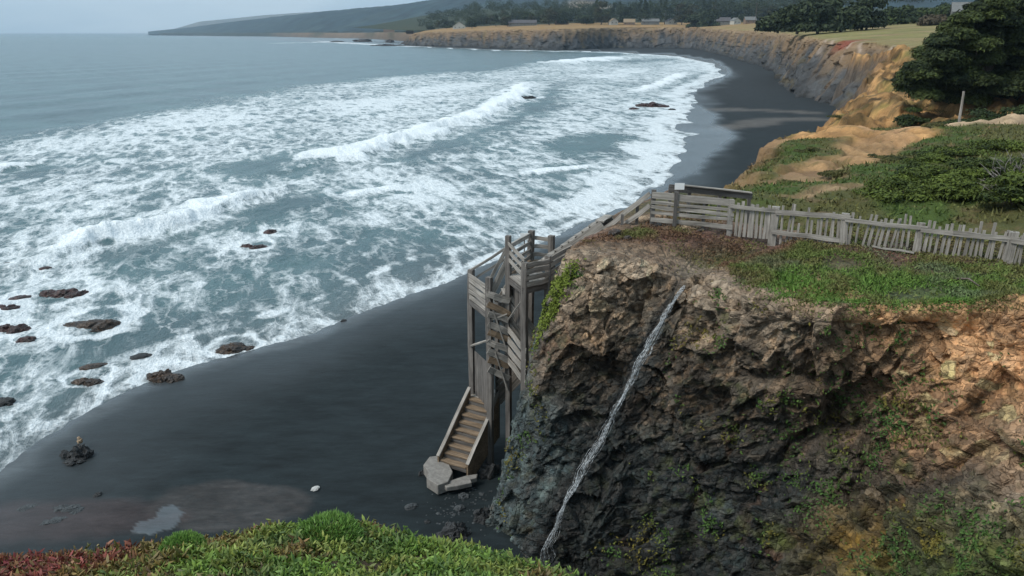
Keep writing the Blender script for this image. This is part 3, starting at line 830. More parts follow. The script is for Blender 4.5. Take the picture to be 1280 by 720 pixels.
# ------------------------------------------------------------------ the far cliffs and the flat land on top
st = [  # foot xy, rim xyz, inland xyz, far inland xyz
    ((66, 128), (74, 126, 12.0), (140, 130, 16), (420, 140, 30)),
    ((70, 160), (78, 154, 14.6), (150, 160, 17.5), (420, 180, 30)),
    ((81, 207), (92, 205, 15.6), (180, 210, 19.0), (460, 230, 32)),
    ((84, 240), (95, 243, 16.2), (180, 262, 20.5), (480, 290, 34)),
    ((97, 290), (106, 300, 17.2), (190, 330, 22), (520, 380, 36)),
    ((126, 397), (134, 405, 18), (230, 450, 25), (560, 520, 42)),
    ((149, 535), (158, 540, 19.2), (270, 600, 28), (620, 700, 48)),
    ((180, 750), (190, 757, 21.5), (310, 850, 31), (680, 1000, 54)),
    ((206, 960), (216, 985, 24.5), (330, 1130, 33), (700, 1500, 60)),
    ((180, 985), (184, 1010, 25), (230, 1230, 34), (420, 1800, 66)),
    ((120, 975), (121, 995, 24.5), (130, 1240, 34), (200, 1900, 70)),
    ((51, 905), (52, 922, 22.5), (55, 1220, 32), (40, 1900, 70)),
    ((-19, 985), (-19, 1003, 22), (-22, 1260, 30), (-120, 1900, 66)),
    ((-124, 1174), (-121, 1188, 19.5), (-112, 1390, 26), (-280, 1900, 40)),
    ((-160, 1240), (-150, 1252, 15.5), (-140, 1410, 22), (-330, 1950, 34)),
    ((-152, 1330), (-146, 1336, 15), (-150, 1440, 20), (-380, 2000, 30)),
]
SA = np.array([[(*f, -1.0), (f[0] * .55 + r_[0] * .45, f[1] * .55 + r_[1] * .45, r_[2] * .42), (f[0] * .2 + r_[0] * .8, f[1] * .2 + r_[1] * .8, r_[2] * .82), r_, np.array(r_) * .5 + np.array(i_) * .5, i_, fi] for f, r_, i_, fi in st], float)
ns = len(st)
uu = np.r_[np.linspace(0, 5, 520, endpoint=False), np.linspace(5, ns - 1, 620)]
vv = np.r_[np.linspace(0, 3.15, 70, endpoint=False), np.linspace(3.15, 4, 14, endpoint=False), np.linspace(4, 6, 26)]
S = crom(lerp(SA, uu).transpose(1, 0, 2), vv) if False else lerp(crom(SA, uu).transpose(1, 0, 2), vv)
UU, VV = np.meshgrid(uu, vv)
S2 = S.copy()
du = np.gradient(S, axis=1); h_ = np.stack([du[..., 1], -du[..., 0], du[..., 0] * 0], -1)
h_ /= np.linalg.norm(h_, axis=2, keepdims=True) + 1e-9          # horizontal, towards the sea or inland
if (h_[10, 300] @ np.array([1.0, 0, 0])) > 0: h_ = -h_
arc = np.cumsum(np.linalg.norm(du[0], axis=1))
AR = np.broadcast_to(arc, UU.shape).ravel()
Pf = S.reshape(-1, 3); vf = VV.ravel(); uf = UU.ravel()
prof = np.clip(vf / 3, 0, 1)
fz = sstep(3.3, 2.7, vf)
g = 4.2 * ridged(np.c_[AR * 0.036 + 3 + 0.5 * fbm(np.c_[AR * .03, AR * 0, Pf[:, 2] * .05], 2), Pf[:, 2] * 0.016, AR * 0], 4) + 1.4 * fbm(np.c_[AR * 0.22, Pf[:, 2] * 0.07, AR * 0], 3) + 4.0 * fbm(np.c_[AR * 0.009, AR * 0, AR * 0 + 4], 2)
ff, fr = facets(Pf * np.array([0.13, 0.13, 0.10])); ff2, fr2 = facets(Pf * np.array([0.34, 0.34, 0.26]))
Pn = Pf + h_.reshape(-1, 3) * ((g - 1.5) * fz * (1 - 0.35 * prof) + 1.5 * ff * fz + 0.8 * ff2 * fz)[:, None]
Pn[:, 2] += (1 - fz) * (0.5 * fbm(Pf * 0.03, 3)) - fz * sstep(2.2, 3, vf) * 1.2 * np.clip(ridged(np.c_[AR * 0.05, AR * 0, AR * 0], 3), 0, 1)
q = fbm(np.c_[AR * 0.06, Pf[:, 2] * 0.22, AR * 0], 4); q2 = fbm(np.c_[AR * 0.11 + 9, Pf[:, 2] * 0.035, AR * 0], 4)
bc = np.tile(np.array([.062, .064, .066]), (len(Pf), 1)) * (0.5 + 0.6 * fr + 0.45 * fr2)[:, None]
bc = mix(bc, (.21, .14, .08), sstep(0.22, 0.75, prof + 0.6 * q2) * 0.85)
bc = mix(bc, (.30, .215, .125), sstep(0.72, 0.98, prof + 0.35 * q) * fz * (0.35 + .5 * fr2))
bc = mix(bc, (.13, .10, .045), sstep(0.1, 0.4, q) * fz * 0.5)
bc = mix(bc, (.025, .028, .03), sstep(0.18, 0.0, prof + 0.15 * q2) * 0.85)
top = sstep(2.85, 3.1, vf)
gq = fbm(Pf * np.array([.012, .02, 0]) + 3, 4)
gq2 = fbm(Pf * np.array([.05, .09, 0]) + 13, 4)
field = mix(np.tile(np.array([.20, .18, .068]), (len(Pf), 1)), (.27, .19, .10), np.clip(sstep(-0.1, 0.3, gq) + .8 * sstep(0, .35, gq2), 0, 1))
field = mix(field, (.10, .10, .04), sstep(.15, .4, -gq2) * .7)
field = mix(field, (.28, .165, .075), sstep(5.5, 8.5, uf) * 0.75)
field = mix(field, (.06, .07, .028), sstep(0.25, 0.4, gq) * 0.5 + sstep(5.2, 5.8, vf) * 0.5)
wood_ = sstep(4.35, 4.6, vf + .3 * gq) * sstep(6.5, 8, uf); field = mix(field, (.022, .034, .018), wood_ * .95)
bc = mix(bc, field, top)
ra = np.interp(3.15, np.arange(ns), np.arange(ns))
red_ = np.exp(-((uf - 2.75) / 0.16) ** 2) * sstep(1.5, 2.4, vf) * sstep(3.3, 2.9, vf)
bc = mix(bc, (.19, .06, .038), np.clip(red_ * 1.2, 0, 1) * sstep(-0.25, 0.2, q))
for c_ in (2.35, 2.55, 2.98, 3.2, 1.7):
    wv_ = np.exp(-((uf - c_ - 0.12 * (vf - 2)) / 0.025) ** 2) * sstep(1.4, 2.2, vf) * sstep(3.2, 2.9, vf)
    bc = mix(bc, (.38, .30, .24), wv_ * 0.7)
cliff = mk('far_cliff', Pn, grid_faces(len(vv), len(uu)), m_ground('far_rock', 0.12, 0.5, 0.93, 0.7, 0.9).m, cols=np.clip(bc, .004, .7))
tag(cliff, 'grooved sea cliffs with grassland on top', 'cliff', kind='structure')
FG = Pn.reshape(len(vv), len(uu), 3)


def on_far(px, Y):
    """point of the far grassland in the direction of column px at distance Y"""
    sub = FG[72:].reshape(-1, 3)
    x = (px - 640) / 1000.0 * (Y * CT) / 1.0
    k = np.argmin((sub[:, 0] - x) ** 2 + (sub[:, 1] - Y) ** 2)
    return np.array([x, Y, sub[k, 2]])


# ------------------------------------------------------------------ hills
def hills(name, sil, D0, D1, base_z, colA, colB, label, seed, drop=0.0):
    """a ridge whose skyline runs through the listed directions; D0/D1 distance of its foot and its crest"""
    sil = np.array(sil, float)
    pxs = np.linspace(sil[0, 0], sil[-1, 0], 340)
    py = np.interp(pxs, sil[:, 0], sil[:, 1])
    d0 = np.interp(pxs, [p[0] for p in D0], [p[1] for p in D0]); d1 = np.interp(pxs, [p[0] for p in D1], [p[1] for p in D1])
    crest = np.array([P(x, y, Y=d) for x, y, d in zip(pxs, py, d1)])
    t = np.r_[np.linspace(0, 1, 60), np.linspace(1.05, 2.0, 14)]
    V = []
    for tt in t:
        D = d0 + (d1 - d0) * tt
        xx = crest[:, 0] / d1 * D
        zz = base_z + (crest[:, 2] - base_z) * (sstep(0, 1, np.array(min(tt, 1.0))) * 0.6 + 0.4 * min(tt, 1.0)) - max(tt - 1, 0) * 40
        V.append(np.c_[xx, D, zz])
    V = np.array(V).reshape(-1, 3)
    tq = np.repeat(t, len(pxs))
    rel = np.clip(V[:, 2] - base_z, 0, None)
    V[:, 2] += (np.minimum(rel * 0.35, 22)) * fbm(V * np.array([.0022, .0022, 0]) + seed, 5) * np.where(tq < 1, np.sin(np.clip(tq, 0, 1) * math.pi) + 0.18, 0.1)
    V[:, 2] += np.minimum(rel * 0.10, 7) * fbm(V * np.array([.02, .02, 0]) + seed, 4)
    q = fbm(V * np.array([.004, .004, .0]) + seed * 2, 5); q3 = fbm(V * np.array([.014, .009, .0]) + seed * 5, 4)
    bc = mix(np.tile(np.array(colA), (len(V), 1)), colB, sstep(-0.1, 0.35, q) * .9)
    bc = bc * (1 + 1.5 * q3)[:, None].clip(.3, 2.2)
    bc = mix(bc, (.20, .15, .09), sstep(0.07, 0.0, tq - 0.06 * q) * 0.6 * sstep(330, 420, np.tile(pxs, len(t))))
    return V, bc, len(t), len(pxs), label


HM = m_ground('hill_forest', 0.02, 0.6, 0.95, 1.0, 6.0).m
V, bc, r_, c_, lab = hills('hills', [(185, 39.5), (240, 34), (300, 26), (345, 21), (400, 15), (450, 10), (500, 6), (540, 0), (600, -14), (700, -30), (850, -42), (1000, -46), (1400, -40)],
                           [(185, 6200), (300, 4800), (400, 3600), (540, 2600), (700, 2000), (1400, 1700)], [(185, 7600), (300, 6200), (400, 5000), (540, 4200), (700, 3600), (1400, 3000)], 6.0,
                           (.016, .034, .040), (.032, .054, .050), '', 3.0)  # blue of the distant haze is partly put into these forest colours
bl = P(735, 3, Y=2450)
m_ = 1 - sstep(0.6, 1.1, np.hypot((V[:, 0] - bl[0]) / 95, (V[:, 1] - bl[1]) / 300) + 0.3 * fbm(V * np.array([.01, .01, 0]), 3))
bc = mix(bc, (.42, .32, .23), m_ * 0.95)
h_o = mk('hills', V, grid_faces(r_, c_), HM, cols=bc); tag(h_o, 'wooded hills behind the bay', 'hills', kind='structure')
V, bc, r_, c_, lab = hills('far_hills', [(215, 37), (250, 27), (290, 23), (330, 19), (380, 15.5), (430, 13), (520, 12), (700, 10)], [(215, 9000), (700, 9000)], [(215, 11500), (700, 11500)], 6.0,
                           (.10, .095, .07), (.16, .14, .10), '', 8.0)
tag(mk('hills', V, grid_faces(r_, c_), HM, cols=bc), 'pale bare ridge behind the wooded hills', 'hills', kind='structure')
# low coastal shelf between the headland and the hills
xs = np.linspace(-0.42, 0.9, 240); ds = np.r_[np.linspace(0, 0.06, 10), np.linspace(0.08, 1, 30)]
V = []
for t in ds:
    for s in xs:
        near = np.interp(s, [-0.42, -0.30, -0.20, -0.10, 0.0, 0.2, 0.9], [6000, 4300, 2900, 1700, 1320, 1300, 1300])
        D = near + (np.interp(s, [-0.42, -0.1, 0.9], [6600, 3300, 2300]) - near) * t + 120 * math.sin(s * 60) * (1 - t)
        V.append((s * D, D, -1 + 19 * min(t / 0.05, 1) + 16 * t * max(0, (s + 0.25))))
V = np.array(V); V[:, 2] += 3 * fbm(V * np.array([.004, .004, 0]), 4)
q = fbm(V * np.array([.006, .003, 0]) + 5, 4)
bc = mix(np.tile(np.array([.20, .14, .085]), (len(V), 1)), (.05, .06, .03), sstep(-0.05, 0.2, q))
bc = mix(bc, (.13, .10, .075), np.repeat(sstep(0.07, 0.0, ds), len(xs)) * .8)
bc = mix(bc, (.03, .045, .04), np.tile(sstep(-.25, -.31, xs), len(ds)) * .9)
tag(mk('ground', V, grid_faces(len(ds), len(xs)), HM, cols=bc), 'low coastal shelf below the hills', 'ground', kind='structure')

# ------------------------------------------------------------------ near bluff under the camera, with its succulent mat
RIM = np.array([(-16, 3.6), (-11, 5.6), (-8, 6.9), (-5.7, 7.45), (-4.2, 7.75), (-2.9, 7.95), (-1.5, 7.85), (-0.8, 7.68), (-0.2, 7.42), (0.2, 7.0), (0.6, 6.3), (1.1, 5.2), (2.2, 3.6), (5, 1.2), (12, -2)])


def fore_z(X, Y):
    d, _ = poly_dist(X, Y, RIM)          # positive on the land side
    z = 16.3 - 0.475 * Y
    din = np.clip(d, -30, 0.8)
    z = z + 0.20 * np.exp(-((X + 2.1) / 1.1) ** 2) * np.clip((Y - 5) / 2.5, 0, 1) - 0.06 * np.clip(-X - 3, 0, 4)
    z = z - 0.10 - np.where(d < 0.8, 0.22 * (0.8 - din) ** 2, 0) - np.where(d < 0, 1.6 * -np.minimum(d, 0), 0)
    return z, d


nr, nc = 220, 300
xs = np.linspace(-16, 12, nc); ys = np.linspace(-3, 12, nr)
YY, XX = np.meshgrid(ys, xs, indexing='ij'); X, Y = XX.ravel(), YY.ravel()
Z, d = fore_z(X, Y)
if d[np.argmin((X + 2) ** 2 + (Y - 3) ** 2)] < 0:
    RIM = RIM[::-1]; Z, d = fore_z(X, Y)
p3 = np.c_[X, Y, Z]
Z = Z + 0.10 * fbm(p3 * 0.9, 3)
Z = np.maximum(Z, -1)
bc = mix(np.tile(np.array([.05, .035, .02]), (len(X), 1)), (.06, .055, .02), sstep(-.1, .2, fbm(p3 * 1.5, 3)))
tag(mk('near_bluff_terrain', np.c_[X, Y, Z], grid_faces(nr, nc), m_ground('turf_soil', 3, .5).m, cols=bc), 'earth of the near bluff under the succulents', 'ground', kind='structure')


def spikes(base, direc, L, rad, col, bend=0.25):
    """three sided tapering fingers"""
    m = len(base)
    d = direc / np.linalg.norm(direc, axis=1)[:, None]
    a = np.cross(d, rng.normal(size=(m, 3))); a /= np.linalg.norm(a, axis=1)[:, None]; b = np.cross(d, a)
    mid = base + d * (L * 0.55)[:, None] * 1.0
    tip = base + d * L[:, None] + np.c_[np.zeros(m), np.zeros(m), bend * L]
    V = []
    for cen, rr in ((base, 0.75), (mid, 1.0)):
        for k in range(3):
            t = 2 * math.pi * k / 3
            V.append(cen + (math.cos(t) * a + math.sin(t) * b) * (rad * rr)[:, None])
    V.append(tip)
    V = np.stack(V, 1)                      # m, 7, 3
    o_ = (np.arange(m) * 7)[:, None]
    q = np.concatenate([o_ + np.array([[k, (k + 1) % 3, 3 + (k + 1) % 3, 3 + k]]) for k in range(3)], 0)
    t3 = np.concatenate([o_ + np.array([[3 + k, 3 + (k + 1) % 3, 6, 6]]) for k in range(3)], 0)
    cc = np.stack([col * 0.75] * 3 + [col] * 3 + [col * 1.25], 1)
    return V.reshape(-1, 3), q, t3[:, :3], cc.reshape(-1, 3)


def mk_mixed(name, V, q, t, mat, cols, parent=None, origin=None):
    F = q.tolist() + t.tolist()
    return mk(name, V, F, mat, parent, False, cols=cols, origin=origin)


nt = 6500
tx = rng.uniform(-8.2, 1.9, nt * 3); ty = rng.uniform(4.2, 9.3, nt * 3)
tz, td = fore_z(tx, ty)
vis = (td > -1.3) & (td < 3.2) & (ty > 5.0 - 0.0 * tx)
tx, ty, tz, td = tx[vis][:nt], ty[vis][:nt], tz[vis][:nt], td[vis][:nt]
tp = np.c_[tx, ty, tz]
tz = tz + 0.10 * fbm(tp * 0.9, 3) + 0.24 * np.clip(fbm(tp * 1.6 + 4, 3) + 0.12, -0.2, 1)
k = 15
bx = np.repeat(np.c_[tx, ty, tz], k, 0) + rng.normal(size=(len(tx) * k, 3)) * np.array([.055, .055, .02])
dr = rng.normal(size=(len(bx), 3)) * np.array([1, 1, .6]) + np.array([0, -0.15, 0.6])
redn = fbm(np.c_[tx * 0.8, ty * 1.2, tx * 0] + 3, 3)
redm = np.clip(sstep(-2.5, -4.3, tx + 2.2 * redn) * 0.95 + 0.5 * sstep(0.16, 0.34, redn) * sstep(0.2, -1.5, tx), 0, 1) * np.clip(0.8 + 0.9 * fbm(np.c_[tx * 3, ty * 3, tx * 0], 2), 0, 1)
green = np.array([.12, .20, .035]); yel = np.array([.175, .205, .045]); dkg = np.array([.06, .11, .03]); redc = np.array([.17, .028, .03]); brn = np.array([.12, .06, .035])
yq = sstep(-.15, .25, fbm(np.c_[tx * 1.1, ty * 1.1, tx * 0] + 30, 3)); gq = sstep(0, .3, fbm(np.c_[tx * 2, ty * 2, tx * 0] + 60, 3))
tc = green + (yel - green) * yq[:, None]; tc = tc + (dkg - tc) * (gq * 0.7)[:, None]
tc = tc + (brn - tc) * (sstep(.15, .4, fbm(np.c_[tx * 1.7, ty * 1.7, tx * 0] + 90, 3)) * 0.75)[:, None]
tc = tc + (redc - tc) * redm[:, None]
lc = np.repeat(tc, k, 0) * (0.6 + 0.8 * rng.random(len(bx)))[:, None]
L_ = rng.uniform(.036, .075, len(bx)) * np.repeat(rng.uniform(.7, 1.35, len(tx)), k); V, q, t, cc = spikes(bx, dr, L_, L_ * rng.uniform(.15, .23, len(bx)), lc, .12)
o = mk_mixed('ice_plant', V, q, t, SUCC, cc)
tag(o, 'mat of red and green succulent fingers along the near edge', 'ground cover', kind='stuff')
# rounded bright green cushion and a few stones of the mat
def cushion(px, py, Y, r, label):
    c = P(px, py, Y=Y); z = fore_z(c[0:1], c[1:2])[0][0]
    m = 2600
    d = rng.normal(size=(m, 3)); d[:, 2] = np.abs(d[:, 2]); d /= np.linalg.norm(d, axis=1)[:, None]
    bs = np.array([c[0], c[1], z + 0.02]) + d * np.array([r, r, r * .62]) * (0.86 + 0.1 * rng.random(m))[:, None] * (1 + .15 * perlin(d * 3))[:, None]
    L = rng.uniform(.03, .06, m)
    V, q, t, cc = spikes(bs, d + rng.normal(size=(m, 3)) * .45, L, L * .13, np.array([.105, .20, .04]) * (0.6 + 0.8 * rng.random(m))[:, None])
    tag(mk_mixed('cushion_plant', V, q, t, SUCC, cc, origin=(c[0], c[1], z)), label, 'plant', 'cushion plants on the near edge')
cushion(412, 705, 7.0, .36, 'rounded bright green cushion plant in the middle of the succulent mat')
cushion(232, 716, 7.1, .22, 'small green cushion plant at the bottom among red succulents')

# ------------------------------------------------------------------ growth on the waterfall bluff
def scatter_bluff(num, mask_fn, ulo, uhi, vlo, vhi):
    uu_ = rng.uniform(ulo, uhi, num); vv_ = rng.uniform(vlo, vhi, num)
    j = np.searchsorted(us, uu_).clip(0, len(us) - 1); i = np.searchsorted(vs, vv_).clip(0, len(vs) - 1)
    p = BG[i, j] + rng.normal(size=(num, 3)) * 0.02; nn = BN[i, j]
    keep = rng.random(num) < mask_fn(uu_, vv_, p)
    return p[keep], nn[keep], uu_[keep], vv_[keep]


def blades(p, nn, L, w, col, lean=0.5, upw=0.7):
    m = len(p)
    d = nn * (1 - upw) + np.array([0, 0, upw]) + rng.normal(size=(m, 3)) * lean
    d /= np.linalg.norm(d, axis=1)[:, None]
    s = np.cross(d, rng.normal(size=(m, 3))); s /= np.linalg.norm(s, axis=1)[:, None]
    V = np.stack([p - s * w[:, None], p + s * w[:, None], p + d * L[:, None] + rng.normal(size=(m, 3)) * (L * .15)[:, None]], 1).reshape(-1, 3)
    return V, np.arange(3 * m).reshape(-1, 3), np.repeat(col, 3, 0)


# green and russet mat on top
p, nn, u_, v_ = scatter_bluff(190000, lambda u, v, p: np.clip((0.45 + 1.2 * fbm(p * 0.7 + 2, 3)) * sstep(4.95, 5.35, v + .1 * fbm(p, 2) - 1.1 * sstep(7.8, 7.0, u)) * (1 - .8 * np.exp(-((u - 6.2) / .25) ** 2)), 0.02, 1) * (.45 + .55 * sstep(6.2, 7.4, u)), 3.1, 13.4, 5.0, 9.6)
gm = sstep(7.3, 8.4, u_) * sstep(9.0, 7.4, v_ + 1.0 * fbm(p * .6 + 31, 3)) * sstep(5.0, 5.3, v_)
cg = np.array([.095, .175, .032]); cr = np.array([.135, .078, .045]); co = np.array([.12, .125, .04]); cgr = np.array([.11, .13, .08])
tq = sstep(-.15, .3, fbm(p * .8 + 40, 3))[:, None]
gm = np.maximum(gm, .65 * sstep(6.9, 7.5, u_))
col = (cr + (co - cr) * tq) * (1 - gm[:, None]) + gm[:, None] * (cg + (co - cg) * (np.clip(sstep(-.12, .28, fbm(p * .9 + 77, 3)) * .9 + .5 * sstep(6.4, 7.6, v_), 0, 1))[:, None])
col = col + (cgr - col) * (.6 * sstep(.15, .35, fbm(p * .5 + 12, 3)) * sstep(6.5, 8, u_))[:, None]
col *= (0.7 + 0.6 * rng.random(len(p)))[:, None]
p = p + np.array([0, 0, 1.]) * (0.16 * np.clip(fbm(p * 1.5 + 3, 3) + .15, 0, 1))[:, None]
L_ = rng.uniform(.05, .12, len(p)) * (0.8 + 0.4 * gm)
V, F, cc = blades(p, nn, L_, rng.uniform(.014, .032, len(p)), col, 1.1, .45)
tag(mk('grass', V, F, LEAF, smooth=False, cols=cc), 'green and russet turf on top of the waterfall bluff', 'grass', kind='stuff')
# trailing plants on the rock face
def fmask(u, v, p):
    m = sstep(.08, .34, fbm(p * .75 + 5, 4)) * sstep(6.7, 7.6, u) * 0.42
    m = np.maximum(m, .95 * np.exp(-((u - 11.2 - .3 * fbm(p, 2)) / .65) ** 2) * np.exp(-((v - 2.1) / .5) ** 2) * sstep(-.25, .1, fbm(p * 1.2 + 3, 3)))
    m = np.maximum(m, .6 * np.exp(-((u - 10.3) / .6) ** 2) * np.exp(-((v - 3.7) / .35) ** 2) * sstep(-.1, .2, fbm(p * 1.2 + 8, 3)))
    m = np.maximum(m, .9 * np.exp(-((u - 13.0) / .22) ** 2) * np.exp(-((v - 4.5) / .35) ** 2))
    m = np.maximum(m, .8 * np.exp(-((u - 12.4) / .5) ** 2) * np.exp(-((v - 1.6) / .4) ** 2))
    m = np.maximum(m, .25 * sstep(.1, .3, fbm(p * .8 + 55, 3)) * (1 - sstep(3.2, 4.6, u)))
    m = np.maximum(m, .5 * sstep(.0, .3, fbm(p * .9 + 15, 3)) * np.exp(-((u - 9.4) / .5) ** 2) * np.exp(-((v - 3.2) / .7) ** 2))
    return m
p, nn, u_, v_ = scatter_bluff(150000, fmask, 2.2, 13.2, 1.0, 5.0)
col = np.array([.05, .10, .022]) + (np.array([.12, .10, .02]) - np.array([.05, .10, .022])) * sstep(-.1, .3, fbm(p * .7 + 66, 3))[:, None]
col *= (0.45 + 0.9 * rng.random(len(p)))[:, None]
V, F = leaf_quads(p + nn * .05, nn + np.array([0, -.2, .5]), rng.uniform(.06, .15, len(p)), rng.uniform(.035, .07, len(p)), .8)
tag(mk('cliff_plants', V, F, LEAF, smooth=False, cols=np.repeat(col, 4, 0)), 'small green plants clinging to the rock face', 'ground cover', kind='stuff')
# yellow green drape on the edge beside the stairs
p, nn, u_, v_ = scatter_bluff(30000, lambda u, v, p: np.clip(np.maximum(1.1 * np.exp(-((u - 3.28 - .25 * (v - 4.5)) / .17) ** 2) * np.exp(-((v - 4.55) / .33) ** 2), .8 * np.exp(-((u - 2.95) / .13) ** 2) * np.exp(-((v - 4.35) / .25) ** 2)) * (0.7 + 1.2 * fbm(p * 1.7, 3)), 0, 1), 2.2, 3.8, 3.5, 5.1)
col = np.array([.13, .17, .025]) * (0.45 + 0.9 * rng.random(len(p)))[:, None]
V, F = leaf_quads(p + nn * .07, nn + np.array([0, -.2, .6]), rng.uniform(.08, .17, len(p)), rng.uniform(.04, .07, len(p)), .8)
tag(mk('hanging_plant', V, F, LEAF, smooth=False, cols=np.repeat(col, 4, 0), origin=tuple(on_bluff(3.05, 4.9)[0])), 'yellow green plant draping the bluff edge beside the stair tower', 'plant')

# ------------------------------------------------------------------ waterfall
j = np.abs(us - 6.0).argmin()
rows = np.where((vs > 1.0) & (vs < 5.12))[0]
path = BG[rows, j]; nrm = BN[rows, j]
ker = np.ones(13) / 13
pad = lambda a_: np.stack([np.convolve(np.pad(a_[:, k], 6, mode='edge'), ker, 'valid') for k in range(3)], 1)
ups = np.linspace(0, 1, len(path)); t5 = np.linspace(0, 1, 700)
path = pad(path) + np.array([0, -0.42, 0.07])[None] * (1 + 0.5 * sstep(.5, 1, ups))[:, None]
path = np.stack([np.interp(t5, ups, path[:, k]) for k in range(3)], 1); tt = t5; npt = len(tt)    # 0 at the foot, 1 at the lip
side = np.array([0.93, 0.1, 0.3])
path += side * (.10 * perlin(np.c_[tt * 5, tt * 0 + 2.2, tt * 0]) + .07 * perlin(np.c_[tt * 13, tt * 0 + 8.2, tt * 0]))[:, None]
Vs, Fs, nn_ = [], [], 0
for s in range(120):
    ro = np.random.default_rng(s)
    lo = 0.0 if s < 5 else ro.uniform(-.05, .92); hi = 1.0 if s < 5 else min(1.0, lo + ro.uniform(.06, .26))
    sel = (tt >= lo) & (tt <= hi)
    t_ = tt[sel]
    if len(t_) < 6: continue
    width = .04 + .15 * (1 - t_) ** .7 * (0.5 + 0.5 * np.sin(t_ * 17 + 1)) + .05 * np.abs(np.sin(t_ * 41))
    offs = np.clip(ro.normal() * .65, -1.6, 1.6)
    wob = .035 * perlin(np.c_[t_ * 22, t_ * 0 + s * 3.1, t_ * 0]) + .03 * perlin(np.c_[t_ * 70, t_ * 0 + s * 7.7, t_ * 0])
    c = path[sel] + side * (offs * width + wob)[:, None] + np.array([0, -1, .3]) * (ro.random() * .08 + .04 * perlin(np.c_[t_ * 40, t_ * 0 + s * 9, t_ * 0]))[:, None]
    wd = (.004 + .013 * ro.random()) * (0.25 + 1.3 * np.abs(perlin(np.c_[t_ * 60, t_ * 0 + s * 5, t_ * 0]))) * np.clip(np.sin(math.pi * np.clip((t_ - max(lo, 0)) / (hi - max(lo, 0) + 1e-6), .03, .97)) * 2.2, .12, 1)
    ring = np.stack([c + side * wd[:, None], c + np.array([0, -1, .2]) * wd[:, None] * .7, c - side * wd[:, None], c + np.array([0, 1, -.2]) * wd[:, None] * .7], 1)
    m = len(c)
    Vs.append(ring.reshape(-1, 3))
    o_ = nn_ + np.arange(m - 1)[:, None] * 4
    for k in range(4):
        Fs.append(np.concatenate([o_ + k, o_ + (k + 1) % 4, o_ + 4 + (k + 1) % 4, o_ + 4 + k], 1))
    nn_ += m * 4
n = NT('falling_water'); o_ = n.obj()
n.set(Base_Color=n.mixc(n.noise(n.scale(o_, (6, 6, 1.5)), 3, 4), (.5, .55, .58), (.85, .88, .9)), Roughness=.35, Alpha=n.remap(n.noise(n.scale(o_, (14, 14, 5)), 1.0, 4), .32, .62, .05, .85))
wf = mk('waterfall', np.concatenate(Vs), np.concatenate(Fs), n.m, origin=tuple(path[0]))
tag(wf, 'thin white waterfall sliding down the dark gully of the bluff', 'waterfall')

# ------------------------------------------------------------------ wooden stair tower
def prism(mb, pts, thick):
    """a flat polygon given thickness (vector)"""
    pts = np.array(pts, float); t = np.array(thick, float); m = len(pts)
    V = np.concatenate([pts, pts + t])
    F = [list(range(m))[::-1], [m + k for k in range(m)]] + [[k, (k + 1) % m, m + (k + 1) % m, m + k] for k in range(m)]
    mb.add(V, F, V * np.array([1, 1, 1]))
    return mb


stair = tag(empty('beach_stairway', (-1.0, 30.5, 0.6)), 'weathered wooden stair tower climbing from the black beach to the bluff top', 'stairway')


def part(name, mb, mat=WOOD_GREY, parent=None): return mb.build(name, mat, parent or stair)


def flight(foot, top, width, nst, tmat=WOOD_BROWN, drop=0.32, thick=.05, stringers=True):
    foot = np.array(foot, float); top = np.array(top, float)
    h = top - foot; h[2] = 0; run = np.linalg.norm(h); h /= run
    sd = np.array([-h[1], h[0], 0])
    for k in range(nst):
        t = (k + 0.5) / nst; c = foot + (top - foot) * t; c[2] = foot[2] + (top[2] - foot[2]) * (k + 1) / nst
        mb = MB(); mb.bar(c - sd * width / 2, c + sd * width / 2, run / nst + .05, thick, seg=3, wob=.008)
        part('tread', mb, tmat)
        rz = (top[2] - foot[2]) / nst
        q = c - h * (run / nst / 2 - .02) - np.array([0, 0, rz / 2 + .02])
        mb = MB(); mb.bar(q - sd * width / 2, q + sd * width / 2, .03, rz - .07); part('riser', mb, WOOD_DARK)
    if stringers:
        for e in (-1, 1):
            o_ = sd * e * (width / 2 + .035)
            mb = MB(); mb.bar(foot + o_ - np.array([0, 0, drop * .3]), top + o_ - np.array([0, 0, drop * .3]), .06, drop)
            part('stringer', mb, WOOD_GREY)
    return h, sd


# lowest flight, boxed in by plank sides with pale caps
F1, T1 = W(-2.42, 29.15, .85), W(-1.2, 31.3, 2.95)
h1, s1 = flight(F1, T1, 1.24, 9, stringers=False)
for e in (-1, 1):
    o_ = s1 * e * .68
    a_, b_ = F1 + o_, T1 + o_
    up = W(0, 0, .42)
    mb = MB()
    lowa = a_ - h1 * .05
    prism(mb, [W(lowa[0], lowa[1], .3), W(b_[0], b_[1], .9 if e > 0 else 1.4), b_ + up, lowa + up], s1 * .07 * e)
    part('side_panel', mb, WOOD_BROWN)
    mb = MB(); mb.bar(lowa + up + s1 * e * .035 + W(0, 0, .03), b_ + up + s1 * e * .035 + W(0, 0, .03), .15, .06, seg=4, wob=.01)
    part('rail_cap', mb, WOOD_GREY)
# first landing
mb = MB()
for k in range(7):
    c = T1 + h1 * (.12 + k * .155)
    mb.bar(c - s1 * .75, c + s1 * .75, .14, .05)
part('landing', mb, WOOD_GREY)
PX = {}


WOOD_POST = m_wood('post_wood', (0.20, 0.185, 0.17), (0.09, 0.082, 0.075))


def post(key, px, py, Y, zb, w=.23):
    p = P(px, py, Y=Y); PX[key] = p
    mb = MB(); mb.bar((p[0], p[1], zb), p, w, w, up=(.45, .89, 0), seg=5, wob=.012)
    part('post', mb, WOOD_POST)


